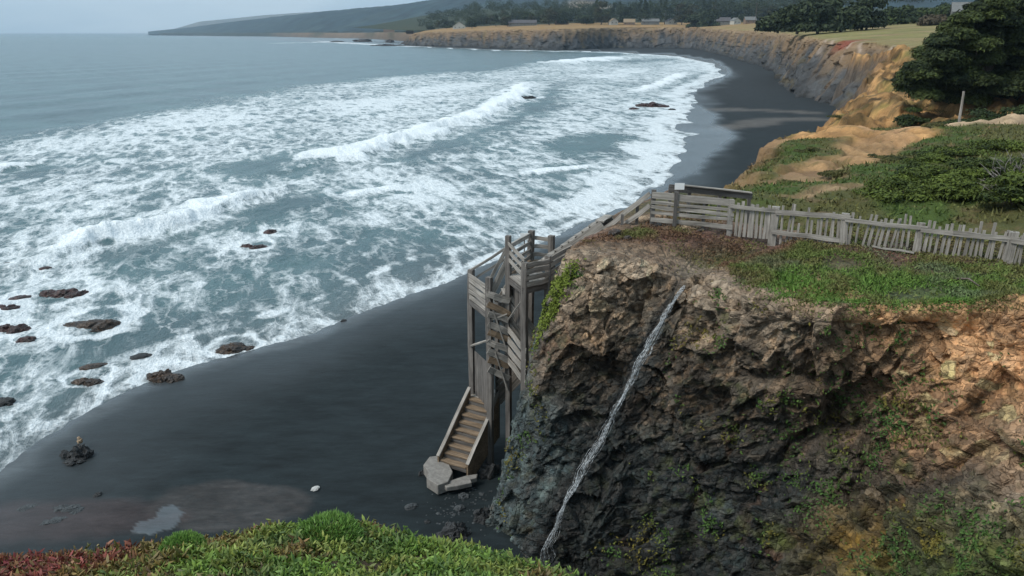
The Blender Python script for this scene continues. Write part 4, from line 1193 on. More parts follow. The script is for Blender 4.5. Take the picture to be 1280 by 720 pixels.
post(1, 588, 337, 32.0, .3); post(2, 611, 346, 30.2, .3); post(3, 635, 293, 30.3, .6, .2); post(4, 656, 328, 28.9, 3.5)
post(5, 686, 319, 29.6, 6.5); post(6, 664, 288, 32.6, 4.0); post(7, 690, 294, 32.4, 6.5); post(8, 621, 372, 31.6, 1.0, .15)
zB, zC = 7.35, 8.85


def deck(pts, z, dirv, name='deck', mat=WOOD_GREY, step=.16):
    """boards laid side by side inside a four sided outline"""
    a, b, c, d = [np.array((*q, z), float) for q in pts]
    m = int(max(2, np.linalg.norm(d - a) / step)); mb = MB()
    for k in range(m):
        t = (k + .5) / m
        mb.bar(a + (d - a) * t, b + (c - b) * t, np.linalg.norm(d - a) / m - .012, .05)
    part(name, mb, mat)


deck([(-1.85, 32.1), (-.95, 30.1), (.0, 30.5), (-.75, 32.5)], zB, None)
deck([(-.15, 30.3), (.42, 28.8), (1.5, 29.6), (1.1, 31.1)], zC, None)
deck([(-.15, 30.4), (1.1, 31.1), (1.9, 32.5), (.6, 32.7)], zC - .02, None, mat=WOOD_BROWN)
for a_, b_ in (((-1.85, 32.1), (-.95, 30.1)), ((-.95, 30.1), (0, 30.5))):
    mb = MB(); mb.bar((*a_, zB - .15), (*b_, zB - .15), .06, .24); part('joist', mb, WOOD_DARK)
for a_, b_ in (((-.15, 30.3), (.42, 28.8)), ((.42, 28.8), (1.5, 29.6)), ((-.15, 30.3), (.6, 32.7))):
    mb = MB(); mb.bar((*a_, zC - .16), (*b_, zC - .16), .06, .26); part('joist', mb, WOOD_DARK)


def rails(p, q, z0, zs, h=.15, mat=WOOD_GREY, off=(0, 0, 0)):
    for z in zs:
        a_ = np.array([p[0], p[1], z0[0] + z]) + np.array(off); b_ = np.array([q[0], q[1], z0[1] + z]) + np.array(off)
        mb = MB(); mb.bar(a_, b_, .045, h, seg=3, wob=.012); part('rail_board', mb, mat)


of = (-.05, -.12, 0)
rails(PX[1], PX[2], (zB, zB), (.12, .36, .60, .84, 1.06), .17, off=of)
rails(PX[4], PX[5], (zC, zC), (.08, .33, .58, .83), .18, off=(.03, -.12, 0))
rails(PX[5], (2.3, 30.2), (zC, zC + .35), (.10, .36, .62, .88), .17, off=(.03, -.12, 0))
rails(PX[3], PX[6], (zC, zC), (.15, .45, .78, 1.12), .16)
rails(PX[6], PX[7], (zC, zC), (.25, .6, .95), .16)
rails(PX[3], PX[4], (zC + .25, zC - .05), (.45, .75, 1.08), .14)
rails(PX[2], PX[3], (zB + .1, zC + .1), (.35, .65, 1.15), .14)
rails(PX[1], PX[6], (zB + .1, zC + .1), (.65, 1.1), .10)
# flights two, three and four, zigzagging up inside the tower
flight((-.55, 31.75, 3.0), (1.2, 31.6, 5.2), 1.0, 8)
mb = MB()
for k in range(6): mb.bar((1.1 + .14 * k, 30.2, 5.22), (1.1 + .14 * k, 32.1, 5.22), .125, .05)
part('landing', mb, WOOD_GREY)
flight((1.1, 30.6, 5.25), (-.45, 30.85, zB), .95, 8, WOOD_GREY)
flight((-.55, 30.9, zB + .02), (.35, 31.0, zC), .95, 5, WOOD_GREY)
rails((-.6, 31.2), (1.25, 31.05), (3.0, 5.2), (.25, .5, .8, 1.1), .17)
rails((1.1, 30.08), (-.1, 30.3), (5.3, 6.9), (.2, .5, .8, 1.1), .17)
# boarding of the stair tower between its tall posts
for z in (4.7, 5.1, 5.5, 5.9, 6.3, 6.7, 7.1, 7.5, 7.9):
    a_, b_ = PX[2] + W(-.04, -.14, 0), PX[3] + W(.04, -.14, 0)
    mb = MB(); mb.bar((a_[0], a_[1], z + .25), (b_[0], b_[1], z - .15 + .1 * math.sin(z * 9)), .05, .26, seg=3, wob=.016); part('rail_board', mb, WOOD_BROWN if int(z * 10) % 3 == 0 else WOOD_GREY)
for z in (5.1, 5.55, 6.0, 6.45):
    a_, b_ = PX[3] + W(.0, -.14, 0), PX[4] + W(.05, -.13, 0)
    mb = MB(); mb.bar((a_[0], a_[1], z + .2), (b_[0], b_[1], z - .2), .05, .26, seg=3, wob=.014); part('rail_board', mb, WOOD_GREY)
mb = MB()
for k in range(4):
    t = (k + .5) / 4; q = (PX[3] + W(.1, .3, 0)) * (1 - t) + (PX[4] + W(.1, .3, 0)) * t
    mb.bar((q[0], q[1], 6.9), (q[0], q[1], 8.6), .38, .03, up=(.93, .37, 0))
part('plank_screen', mb, WOOD_DARK)
# dark plank screen beside the first landing, and the braces
mb = MB()
for k in range(6):
    t = k / 5
    q = PX[1] * (1 - t) + PX[2] * t
    mb.bar((q[0] + .06, q[1] + .05, 2.6), (q[0] + .06, q[1] + .05, 5.0), .40, .03, up=(.9, .43, 0))
part('plank_screen', mb, WOOD_DARK)
for a_, b_ in ((P(619, 440, Y=30.1), P(634, 487, Y=30.1)), (P(611, 372, Y=30.1), P(634, 440, Y=30.15)), (P(635, 400, Y=30.1), P(655, 372, Y=28.95)), (P(613, 400, Y=30.15), P(634, 392, Y=30.15)), (P(589, 432, Y=31.9), P(611, 425, Y=30.05))):
    mb = MB(); mb.bar(a_, b_, .05, .14, up=(0, -1, .2)); part('brace', mb, WOOD_GREY)
# top flight up to the fence, with its handrails
h5, s5 = flight((1.15, 31.5, zC + .05), (3.7, 30.3, 11.15), 1.15, 10, WOOD_GREY)
for dz in (0, .42):
    mb = MB(); mb.bar(P(813, 242, Y=28.45) - W(0, 0, dz), P(755, 287, Y=29.6) - W(0, 0, dz), .05, .17, seg=4, wob=.01); part('handrail', mb, WOOD_GREY)
for px, py in ((797, 254), (778, 268)):
    p = P(px, py, Y=28.9); mb = MB(); mb.bar(p - W(0, 0, 1.0), p, .1, .1); part('rail_post', mb, WOOD_DARK)
# white notice on the back rail of the tower
sg = tag(empty('notice_board', P(655, 300, Y=32.3)), 'small white notice on the back rail of the stair tower', 'sign')
p = P(655.5, 296, Y=32.25); mb = MB(); mb.bar(p - W(.17, 0, 0), p + W(.17, .02, 0), .02, .3); mb.build('panel', WHITE, sg)
mb = MB(); mb.bar(p - W(0, -.04, .75), p + W(0, .04, .1), .05, .05); mb.build('stake', WOOD_DARK, sg)

# broken concrete at the foot of the stairs
def slab(pxs, z, th, label, tilt=(0, 0)):
    pts = []
    c0 = P(*pxs[0], z=z)
    for x, y in pxs:
        p = P(x, y, z=z); p[2] += (p[0] - c0[0]) * tilt[0] + (p[1] - c0[1]) * tilt[1]; pts.append(p)
    mb = MB(); c = np.mean(pts, 0)
    prism(mb, pts, (0, 0, -th))
    o = mb.build('concrete_slab', CONC, origin=c)
    tag(o, label, 'concrete slab', 'broken concrete at the foot of the stairs')
    bv = o.modifiers.new('bevel', 'BEVEL'); bv.width = .03; bv.segments = 2


slab([(529, 581), (537, 571), (548, 570), (560, 578), (566, 590), (560, 602), (547, 606), (533, 597), (536, 590)], 1.0, .45, 'pale rounded concrete slab under the lowest step of the stairs', (.02, .02))
slab([(553, 604), (570, 598), (583, 594), (597, 592), (596, 597), (588, 599), (590, 603), (572, 607), (558, 609)], .88, .2, 'narrow jagged strip of broken concrete right of the lowest step')

# ------------------------------------------------------------------ fences
FB = np.array([(700, 285, 29.2), (815, 281, 28.5), (843, 284, 28.1), (878, 287, 27.9), (912, 289, 27.6), (966, 294, 27.0), (1053, 305, 25.7), (1150, 317, 24.6), (1258, 333, 23.3), (1340, 347, 22.2), (1500, 374, 20.5)])


def fbase(px):
    return P(px, np.interp(px, FB[:, 0], FB[:, 1]), Y=np.interp(px, FB[:, 0], FB[:, 2]))


fen = tag(empty('plank_fence', fbase(862)), 'grey plank fence with five rails at the head of the stairs', 'fence')
pp = {}
for px, hh, w in ((815, 1.30, .16), (843, 1.28, .13), (878, 1.18, .10), (911, 1.14, .17)):
    b = fbase(px); pp[px] = b
    mb = MB(); mb.bar(b - W(0, 0, .4), b + W(0, 0, hh), w, w, up=(.1, 1, 0), seg=3, wob=.008); mb.build('post', WOOD_DARK if px != 911 else WOOD_GREY, fen)
for z0, z1, h in ((1.13, 1.03, .24), (.86, .78, .10), (.68, .60, .12), (.49, .43, .11), (.24, .16, .15)):
    a_, b_ = fbase(815), fbase(911)
    mb = MB(); mb.bar(a_ + W(-.08, -.1, z0), b_ + W(.1, -.1, z1), .045, h, seg=5, wob=.014); mb.build('rail_board', WOOD_GREY, fen)

pk = tag(empty('picket_fence', fbase(1100)), 'crooked grey picket fence running along the bluff top to the right', 'fence')
prnd = random.Random(5)


def picket(px, z0, z1, w, lean=0.0, fw=0.0):
    b = fbase(px); t_ = W(.86, -.5, 0)
    mb = MB(); mb.bar(b + W(0, -.05, z0) - t_ * lean * z0, b + W(0, -.05 + fw, z1) + t_ * lean * z1, w, .025, up=(.45, .9, 0), seg=2, wob=.006)
    mb.build('picket', WOOD_GREY, pk)


x = 919
while x < 962:
    picket(x, -.15, prnd.uniform(.92, 1.12), .10, prnd.uniform(-.04, .04)); x += prnd.uniform(4.2, 5.6)
x = 976
while x < 1048:
    if not 994 < x < 1004: picket(x, -.28, prnd.uniform(.62, 1.05) if x > 1010 else prnd.uniform(.35, 1.2), .075, prnd.uniform(-.08, .14)); 
    x += prnd.uniform(5.2, 7)
x = 1060
while x < 1345:
    lean = prnd.uniform(-.03, .10) + (.16 if 1070 < x < 1110 else 0)
    picket(x, -.12, prnd.choice([.95, 1.0, 1.02, 1.06, 1.1, 1.1, 1.28]) * (1.12 if 1120 < x < 1140 else 1), prnd.uniform(.06, .095), lean, prnd.uniform(-.03, .06)); x += prnd.uniform(5.6, 8.2)
for px, w, hh in ((966, .26, 1.02), (1053, .24, 1.02), (1147, .16, 1.0), (1258, .26, 1.08), (1345, .2, 1.05)):
    b = fbase(px)
    mb = MB(); mb.bar(b - W(0, 0, .4), b + W(0, 0, hh), w, w * .8, up=(.45, .9, 0), seg=3, wob=.012); mb.build('post', WOOD_GREY, pk)
for x0, z0, x1, z1, h in ((911, .92, 966, .88, .12), (966, .86, 1055, .92, .16), (964, .16, 1052, .13, .15), (1053, .86, 1150, .84, .13), (1146, .80, 1260, .84, .15), (1185, .86, 1262, .90, .10), (1256, .82, 1348, .84, .14)):
    mb = MB(); mb.bar(fbase(x0) + W(-.05, -.13, z0), fbase(x1) + W(.05, -.13, z1), .05, h, seg=4, wob=.012); mb.build('rail', WOOD_GREY, pk)

rr = tag(empty('wooden_railing', P(890, 260, Y=31.6)), 'low dark railing behind the plank fence, facing the beach', 'railing')
mb = MB(); mb.bar(P(836, 235, Y=31.6), P(862, 237, Y=31.6), .05, .3); mb.bar(P(858, 236.5, Y=31.6), P(940, 245.5, Y=31.2), .05, .24, seg=3, wob=.01); mb.build('rail_board', WOOD_DARK, rr)
mb = MB(); mb.bar(P(856, 231.5, Y=31.5), P(940, 241, Y=31.1), .16, .045, seg=3, wob=.008); mb.build('rail_cap', WOOD_GREY, rr)
for px in (838, 862, 900, 937):
    p = P(px, np.interp(px, [836, 940], [232, 243]), Y=31.72); mb = MB(); mb.bar(p - W(0, 0, 1.5), p, .12, .12); mb.build('post', WOOD_DARK, rr)
sg = tag(empty('notice_board', P(849, 240, Y=31.5)), 'small white notice at the left end of the railing behind the plank fence', 'sign')
p = P(849.5, 233, Y=31.45); mb = MB(); mb.bar(p - W(.19, 0, 0), p + W(.19, 0, 0), .02, .26); mb.build('panel', WHITE, sg)
mb = MB(); mb.bar(p - W(0, -.03, .8), p + W(0, .03, .1), .05, .05); mb.build('stake', WOOD_DARK, sg)

for x0, y0, x1, y1, Y0, Y1, lab in ((1048, 304, 1098, 309, 25.0, 24.6, 'pale loose plank on the turf below the wide gap of the picket fence'), (1090, 310, 1142, 318, 24.3, 23.6, 'longer loose plank on the turf below the leaning pickets')):
    a_, b_ = bluff_top(x0, y0) + W(0, 0, .06), bluff_top(x1, y1) + W(0, 0, .06)
    o = MB().bar(a_, b_, .12, .035, seg=3, wob=.008).build('loose_plank', WOOD_GREY, origin=(a_ + b_) / 2)
    tag(o, lab, 'plank', 'loose planks below the picket fence')
for x0, y0, x1, y1, lab in ((872, 291, 918, 289, 'thin bleached stick lying on the red turf below the plank fence'), (1190, 352, 1222, 362, 'thin bare stick lying on the green turf at the far right'), (955, 402, 995, 372, 'slanting dead branch hanging over the rim of the bluff')):
    a_, b_ = bluff_top(x0, y0) + W(0, -.05, .10), bluff_top(x1, y1) + W(0, -.05, .12)
    mid = (a_ + b_) / 2 + W(.05, 0, .10)
    o = MB().tube([a_, mid, b_], [.035, .028, .014], 6).build('stick', BARK, origin=mid, smooth=True)
    tag(o, lab, 'stick')
p = on_land(1203, 141, 66.5); top_ = P(1204.5, 114, Y=66.5)
o = MB().bar(p - W(.12, 0, .5), top_, .15, .14, seg=3, wob=.015).build('marker_post', WOOD_GREY, origin=p)
tag(o, 'single pale post standing on the sandy ridge in front of the cypress', 'post')

# ------------------------------------------------------------------ rocks
def m_rock(name, c1, c2, rough=.75):
    n = NT(name); o = n.obj()
    a = n.noise(o, 2.5, 6, .7); b = n.vor(n.vmath('ADD', o, n.vmath('SCALE', n.noise(o, 3, 3, .6, out='Color'), .4)), 4.0, 'DISTANCE_TO_EDGE')
    n.set(Base_Color=n.gain(n.mixc(n.remap(a, .35, .65), c1, c2), n.remap(n.noise(o, 14, 4, .7), .25, .75, .6, 1.4, False)), Roughness=rough,
          Normal=n.bump(n.math('ADD', a, n.math('MULTIPLY', n.remap(b, 0, .1), .25)), .8, .15))
    return n.m


MR = {'red': m_rock('wet_red_rock', (.050, .013, .011), (.012, .007, .006), .42), 'brown': m_rock('wet_brown_rock', (.060, .034, .018), (.013, .010, .008), .42), 'dark': m_rock('dark_rock', (.028, .03, .031), (.010, .011, .012), .7),
      'grey': m_rock('grey_rock', (.06, .068, .072), (.03, .035, .038), .85), 'tan': m_rock('tan_rock', (.40, .30, .20), (.24, .16, .10), .9), 'far': m_rock('reef_rock', (.05, .04, .038), (.022, .02, .02), .8)}
_ico = {}


def rock_mesh(c, sx, sy, sz, seed, yaw=0.0, sub=4, sharp=.32, sink=.25):
    if sub not in _ico:
        bm = bmesh.new(); bmesh.ops.create_icosphere(bm, subdivisions=sub, radius=1)
        _ico[sub] = (np.array([v.co[:] for v in bm.verts]), [[v.index for v in f.verts] for f in bm.faces]); bm.free()
    V, F = _ico[sub]
    f, _ = facets(V * 1.5 + seed * 3.7); f2, _ = facets(V * 3.4 + seed * 1.7)
    V = V * (1 + sharp * f + sharp * .45 * f2 + .18 * fbm(V * 1.2 + seed, 2))[:, None]
    V = V * np.array([sx, sy, sz])
    cy, sn = math.cos(yaw), math.sin(yaw)
    V = np.c_[V[:, 0] * cy - V[:, 1] * sn, V[:, 0] * sn + V[:, 1] * cy, V[:, 2]]
    return V + np.array(c) - np.array([0, 0, sz * sink]), F


def rock(name, px, py, wpx, hpx, mat, seed, label, group, base='sea', lumps=None, sharp=.23, cat='rock', flat=1.0, yaw=.5):
    c = P(px, py + hpx * .25, z=0.0) if isinstance(base, str) and base == 'sea' else (on_beach(px, py + hpx * .3) if isinstance(base, str) else base)
    dep = c[1] * CT - (c[2] - CAM_Z) * ST; mpp = dep / 1000
    sx = wpx * mpp / 2; sz = hpx * mpp * (.50 if isinstance(base, str) and base == 'sea' else .62) * flat; sy = min(sx * .8, max(sx * .45, hpx * mpp * 1.1))
    Vs, Fs, n0 = [], [], 0
    for (dx, dy, k, kz) in (lumps or [(0, 0, 1, 1)]):
        V, F = rock_mesh(c + W(dx * sx, dy * sx, 0), sx * k, sy * k, sz * kz, seed + dx * 7 + k, yaw + dx, 3 if wpx < 30 else 4, sharp)
        Vs.append(V); Fs += [[i + n0 for i in f] for f in F]; n0 += len(V)
    o = mk(name, np.concatenate(Vs), Fs, MR[mat], smooth=False, origin=c)
    return tag(o, label, cat, group)


GS = 'rocks awash in the surf'
two = [(-.45, 0, .58, 1), (.35, -.1, .66, 1.05)]; three = [(-.55, .05, .45, .8), (.0, 0, .5, 1), (.55, -.1, .5, .7)]
for a_ in ((57, 334, 18, 10, 'red', 'small dark red rock in the foam above the wide low red rock', None), (30, 321, 11, 6, 'dark', 'tiny dark rock tip in the foam near the left edge, highest of the surf rocks', None),
           (10, 329, 14, 8, 'dark', 'small dark rock at the left edge in white foam', None), (79, 364, 64, 19, 'red', 'wide low dark red rock with three lumps near the left edge', three),
           (25, 371, 28, 9, 'red', 'small flat red rock just left of the wide low red rock', None), (8, 383, 36, 11, 'red', 'flat red rock cut by the left edge of the picture', two),
           (18, 408, 40, 17, 'red', 'dark red rock near the left edge, left of the long brown rock', two), (33, 422, 24, 17, 'red', 'small dark red rock just below another red one near the left edge', None),
           (116, 403, 74, 20, 'brown', 'long pointed brown rock lying in the shallows', [(-.5, .15, .5, .55), (.0, .05, .55, .8), (.5, -.1, .5, 1)]), (293, 432, 48, 22, 'brown', 'rounded brown rock at the waterline, nearest to the bare beach', [(-.1, 0, .8, 1), (.7, .2, .3, .4)]),
           (206, 467, 50, 27, 'brown', 'broken brown rock with pale streaks at the edge of the wash', three), (116, 456, 30, 8, 'brown', 'thin brown rock ridge showing above the wash, left of the broken rock', None),
           (110, 475, 38, 13, 'brown', 'flat mottled brown rock in the wash below the thin ridge', two), (176, 444, 28, 8, 'dark', 'faint dark rock barely breaking the water left of the rounded brown rock', None),
           (4, 500, 28, 20, 'dark', 'dark rock on the left edge close to the beach', None), (318, 307, 36, 10, 'red', 'pair of small dark red lumps in open surf', two), (338, 288, 18, 9, 'red', 'single small dark red rock above the pair in open surf', None),
           (655, 121, 34, 8, 'dark', 'flat dark rock at the head of the long white breaker', two), (816, 130, 44, 13, 'red', 'cluster of dark red rocks off the far curve of the beach', three), (792, 135, 14, 6, 'red', 'small red rock left of the dark cluster by the far beach', None),
           (840, 136, 10, 5, 'dark', 'tiny dark rock right of the cluster by the far beach', None), (430, 400, 9, 5, 'dark', 'tiny dark stone on the wet sand edge', None)):
    rock('rock', a_[0], a_[1], a_[2], a_[3], a_[4], a_[0] * .13 + a_[1] * .7, a_[5], GS, lumps=a_[6])
for a_ in ((421, 51.5, 20, 4, 'long low dark sea rock left of the domed one off the headland', None), (454, 50, 26, 9, 'domed sea rock off the far headland', None), (486, 56, 46, 5, 'low jagged reef at the tip of the far headland', three), (487, 51, 12, 8, 'small upright stack on the reef at the tip of the far headland', None), (510, 53, 18, 8, 'dark boulder heap between reef and far headland', two)):
    rock('sea_rock', a_[0], a_[1], a_[2], a_[3], 'far', a_[0] * .2, a_[4], 'rocks off the far headland', lumps=a_[5])
GB = 'rocks on the black beach'
for a_ in ((99, 563, 42, 26, 'dark', 'pointed dark rock with a pale tip standing on the beach', [(-.45, .1, .55, .6), (.25, 0, .6, 1.15), (.1, -.5, .6, .35)], .45), (88, 632, 46, 14, 'grey', 'flat blue grey rock shelf half buried in the sand', three, .3), (70, 648, 30, 7, 'grey', 'small flat grey rock below the half buried shelf', None, .3),
           (34, 632, 24, 7, 'grey', 'low grey stone left of the half buried shelf', None, .3), (122, 617, 12, 8, 'dark', 'small dark stone above the half buried shelf', None, .3), (514, 631, 18, 11, 'grey', 'smooth grey boulder on the sand in front of the stairs', None, .2),
           (567, 659, 42, 28, 'dark', 'large dark boulder at the foot of the bluff', None, .3), (579, 618, 16, 9, 'grey', 'small grey stone between the stairs and the large boulder', None, .3), (574, 633, 15, 9, 'grey', 'small grey stone just above the large boulder', None, .3), (534, 651, 8, 6, 'dark', 'tiny dark stone left of the large boulder', None, .3),
           (527, 590, 9, 12, 'dark', 'small dark stone against the left side of the concrete slab', None, .3), (612, 585, 26, 28, 'dark', 'dark rock wedged between the stairs and the bluff', None, .35), (606, 640, 30, 26, 'dark', 'dark boulder leaning on the bluff right of the stairs', None, .35)):
    rock('boulder', a_[0], a_[1], a_[2], a_[3], a_[4], a_[0] * .17 + a_[1], a_[5], GB, base='beach', lumps=a_[6], sharp=a_[7], flat=.35 if a_[4] == 'grey' and a_[0] < 100 else 1)
c = on_beach(99, 551)
tag(mk('pale_stone', *rock_mesh(P(99.5, 549.5, Y=c[1] - .75), .12, .1, .16, 4, sub=3), MR['tan'], smooth=False, origin=c), 'pale stone perched on the tip of the pointed beach rock', 'stone')
c = on_beach(394, 612)
V, F = rock_mesh(c + W(0, 0, .06), .16, .20, .05, 8, .5, 3); V[:, 2] += (V[:, 0] - c[0]) * .25
n_ = m_rock('bleached', (.5, .5, .48), (.36, .36, .35), .8)
tag(mk('driftwood', V, F, n_, smooth=False, origin=c), 'pale chip of driftwood alone on the dark sand', 'driftwood')
GT = 'stones by the head of the stairs'
for px, py, w_, h_, mt, lab in ((806, 276, 22, 8, 'tan', 'pale flat stone under the corner of the plank fence'), (826, 272, 14, 7, 'tan', 'small pale stone behind the flat one at the fence corner'), (838, 281, 20, 10, 'tan', 'pale slanting stone left of the second fence post'), (863, 285, 34, 6, 'tan', 'long pale stone lying below the middle of the plank fence'), (822, 283, 12, 6, 'brown', 'reddish brown stone between the pale ones at the fence corner'), (770, 292, 18, 8, 'brown', 'brown stone on the bluff edge left of the plank fence'), (750, 299, 16, 8, 'brown', 'brown stone on the bluff edge nearest to the stair tower'), (785, 300, 14, 7, 'brown', 'brown stone in the red turf below the handrail')):
    c = bluff_top(px, py)
    rock('stone', px, py, w_, h_, mt, px * .31, lab, GT, base=c + W(0, 0, .05), cat='stone')

# ------------------------------------------------------------------ shrubs and trees near by
def clumps_px(lst, Y, flat=.5, depth=1.0, yj=1.0):
    out = []
    for px, py, r in lst:
        y = Y + rng.uniform(-yj, yj); p = P(px, py, Y=y); m = (y * CT - (p[2] - CAM_Z) * ST) / 1000
        out.append((p, (r * m, r * m * depth, r * m * flat)))
    return out


DG, LG = (.018, .030, .010), (.075, .100, .022)
big = [(1132, 103, 15), (1146, 86, 17), (1162, 68, 19), (1176, 52, 18), (1192, 36, 18), (1208, 24, 18), (1226, 12, 18), (1246, 4, 19), (1268, -2, 20), (1180, 84, 20), (1198, 68, 20), (1216, 50, 21), (1234, 34, 20), (1256, 24, 20), (1276, 18, 18),
       (1168, 100, 16), (1206, 92, 20), (1230, 74, 21), (1252, 56, 21), (1274, 42, 20), (1228, 102, 20), (1252, 86, 20), (1274, 70, 20), (1276, 98, 20), (1140, 95, 18), (1158, 92, 20), (1176, 70, 22), (1196, 54, 22), (1218, 36, 22), (1240, 20, 22), (1192, 100, 20), (1150, 112, 16), (1184, 116, 18), (1208, 118, 18), (1250, 114, 20), (1280, 114, 20), (1218, 68, 22), (1262, 98, 22), (1296, 30, 20), (1300, 60, 22), (1300, 90, 22), (1300, 5, 20)]
b = on_land(1232, 120, 94)
tree('cypress_tree', b, clumps_px(big + [(x_ + 6, y_ + 8, r_ * 1.15) for x_, y_, r_ in big], 95, .62, 1.5, 4.0), 2600, .42, .15, (.009, .017, .007), (.062, .082, .020), .55, 'large dark windswept cypress at the upper right, in tiers of foliage', 'tree', 'trees on the headland', limbs=16, jit=.45)
b = on_land(1340, 110, 80)
tree('cypress_tree', b, clumps_px([(1320, 100, 22), (1345, 80, 26), (1370, 50, 30), (1400, 20, 34), (1345, 40, 26), (1330, 65, 22), (1400, 70, 34)], 82, .5, 1.2, 3), 900, .5, .12, (.010, .018, .007), (.05, .066, .016), .4, 'second dark cypress just outside the right edge', 'tree', 'trees on the headland', limbs=6, jit=.45)


def shrub(name, px, py, Y, wpx, hpx, label, group, cA=(.011, .021, .006), cB=(.10, .135, .022), nclump=11, per=420, leaf=.16, cat='shrub', flat=.42, lean=0.0, jit=.6):
    b = on_land(px, py, Y); m = Y / 1000 * 1.0
    cl = []
    for k in range(nclump):
        t = rng.random(); u = rng.uniform(-1, 1)
        hh = hpx * m * (1 - .75 * u * u) * (.35 + .65 * t)
        r = wpx * m * rng.uniform(.14, .24)
        cl.append((b + W(u * wpx * m * .42 + lean * hh, rng.uniform(-.35, .35) * wpx * m * .6, hh - r * flat), (r, r * 1.1, r * flat)))
    return tree(name, b, cl, per, leaf, leaf * .42, cA, cB, max(.05, wpx * m * .02), label, cat, group, limbs=nclump, trunk='stems', crown='foliage', jit=jit)


GSH = 'low green shrubs behind the picket fence'
for a_ in ((1118, 266, 35, 95, 36, 'bright green shrub behind the left half of the picket fence'), (1185, 270, 34.5, 110, 50, 'bushy green shrub behind the middle of the picket fence'), (1262, 276, 32, 100, 66, 'tall grey green shrub behind the right end of the picket fence'),
           (1150, 246, 41, 80, 30, 'low green shrub above the middle of the picket fence'), (1222, 240, 40, 95, 42, 'dark green spreading shrub in the middle of the thicket on the right'), (1285, 236, 40, 90, 48, 'green shrub at the right edge of the thicket'),
           (1192, 212, 50, 80, 16, 'small green shrub at the top of the thicket below the sandy ridge'), (1252, 206, 50, 100, 20, 'spreading green shrub under the right end of the sandy ridge'), (1160, 222, 48, 60, 18, 'low olive shrub left of the thicket on open grass'), (1330, 220, 44, 90, 50, 'dark shrub beyond the right edge of the thicket')):
    shrub('shrub', a_[0], a_[1], a_[2], a_[3], a_[4] * .66, a_[5], GSH, nclump=16, per=480, leaf=.19, flat=.34)
GS2 = 'dark bushes under the cypress'
for a_ in ((1148, 116, 91, 56, 24, 'round green bush at the left foot of the large cypress'), (1190, 134, 84, 70, 22, 'dark bush below the trunk of the large cypress'), (1240, 140, 80, 80, 26, 'wide dark bush behind the single post'), (1285, 142, 76, 70, 26, 'dark bush under the cypress at the right edge')):
    shrub('bush', *a_, GS2, cA=(.012, .022, .008), cB=(.05, .075, .018), leaf=.30, per=380)
GS3 = 'small tufts on the sandy headland'
for a_ in ((1180, 160, 64, 46, 10, 'low green tuft along the sandy ridge left of the single post'), (1012, 184, 58, 34, 6, 'low olive mat on the sandy brow above the beach'), (968, 190, 56, 26, 6, 'low olive mat at the very edge above the beach'), (1048, 226, 45, 46, 8, 'low green mat in the middle of the grass slope'), (990, 236, 42, 46, 7, 'low olive mat on the slope behind the plank fence'), (1100, 196, 54, 40, 8, 'low dull mat beside the sandy path'), (1120, 212, 50, 44, 10, 'rounded dull green mat right of the sandy path'), (1052, 142, 98, 30, 12, 'dark scrub at the foot of the orange slope'), (1150, 128, 96, 60, 10, 'olive scrub on the orange slope below the cypress')):
    shrub('scrub_tuft', *a_, GS3, cA=(.035, .045, .014), cB=(.11, .105, .035), nclump=9, per=260, leaf=.12, flat=.35)
# dead grey bushes in the thicket
def dead_bush(px, py, Y, r, label):
    b = on_land(px, py, Y); mb = MB(); ro = np.random.default_rng(int(px))
    for k in range(46):
        d = ro.normal(size=3) * np.array([1, .8, .45]); d[2] = abs(d[2]) + .25; d /= np.linalg.norm(d)
        L = r * ro.uniform(.55, 1.1); e = b + d * L + W(0, 0, .1)
        m_ = b + d * L * .5 + ro.normal(size=3) * r * .10
        mb.tube([b + ro.normal(size=3) * .1, m_, e], [.035, .026, .010], 5)
        for q in range(4):
            s_ = m_ + (e - m_) * ro.random(); f_ = s_ + d * L * .25 + ro.normal(size=3) * r * .16
            mb.tube([s_, (s_ + f_) / 2 + ro.normal(size=3) * .03, f_], [.016, .012, .005], 4)
    tag(mb.build('dead_bush', m_wood('dead_wood', (.26, .24, .22), (.12, .11, .10)), origin=b, smooth=True), label, 'bush', 'dead bushes in the thicket')
dead_bush(1262, 266, 33.5, 1.3, 'grey leafless bush behind the right end of the picket fence')
dead_bush(1270, 232, 40, 1.2, 'smaller grey leafless bush higher up at the right edge of the thicket')
# dry grass and low scrub over the headland
num = 90000
gx = rng.uniform(6, 60, num); gy = rng.uniform(30, 82, num)
ii = np.abs(Yr[None, :] - gy[:, None]).argmin(1) if num * len(Yr) < 5e7 else np.searchsorted(Yr, gy).clip(0, len(Yr) - 1)
jj = np.searchsorted(a_land, gx / Yr[ii]).clip(0, len(a_land) - 1)
lc_ = np.array([d.color[:3] for d in land.data.attributes['col'].data]).reshape(len(Yr), len(a_land), 3)[ii, jj]
gz = LZ[ii, jj]; p = np.c_[gx, gy, gz]
ok = (lc_[:, 0] < .17) & (gx / gy < .75) & (gz > 6) & (rng.random(num) < .35 + 1.3 * np.clip(fbm(p * .5, 3) + .2, 0, 1))
p = p[ok]; cg_ = lc_[ok] * (.7 + .9 * rng.random(ok.sum()))[:, None]
V, F, cc = blades(p, np.tile([0, 0, 1.], (len(p), 1)), rng.uniform(.10, .30, len(p)), rng.uniform(.03, .07, len(p)), cg_, .8, .5)
tag(mk('headland_grass', V, F, LEAF, smooth=False, cols=cc), 'rough grass over the headland', 'grass', kind='stuff')

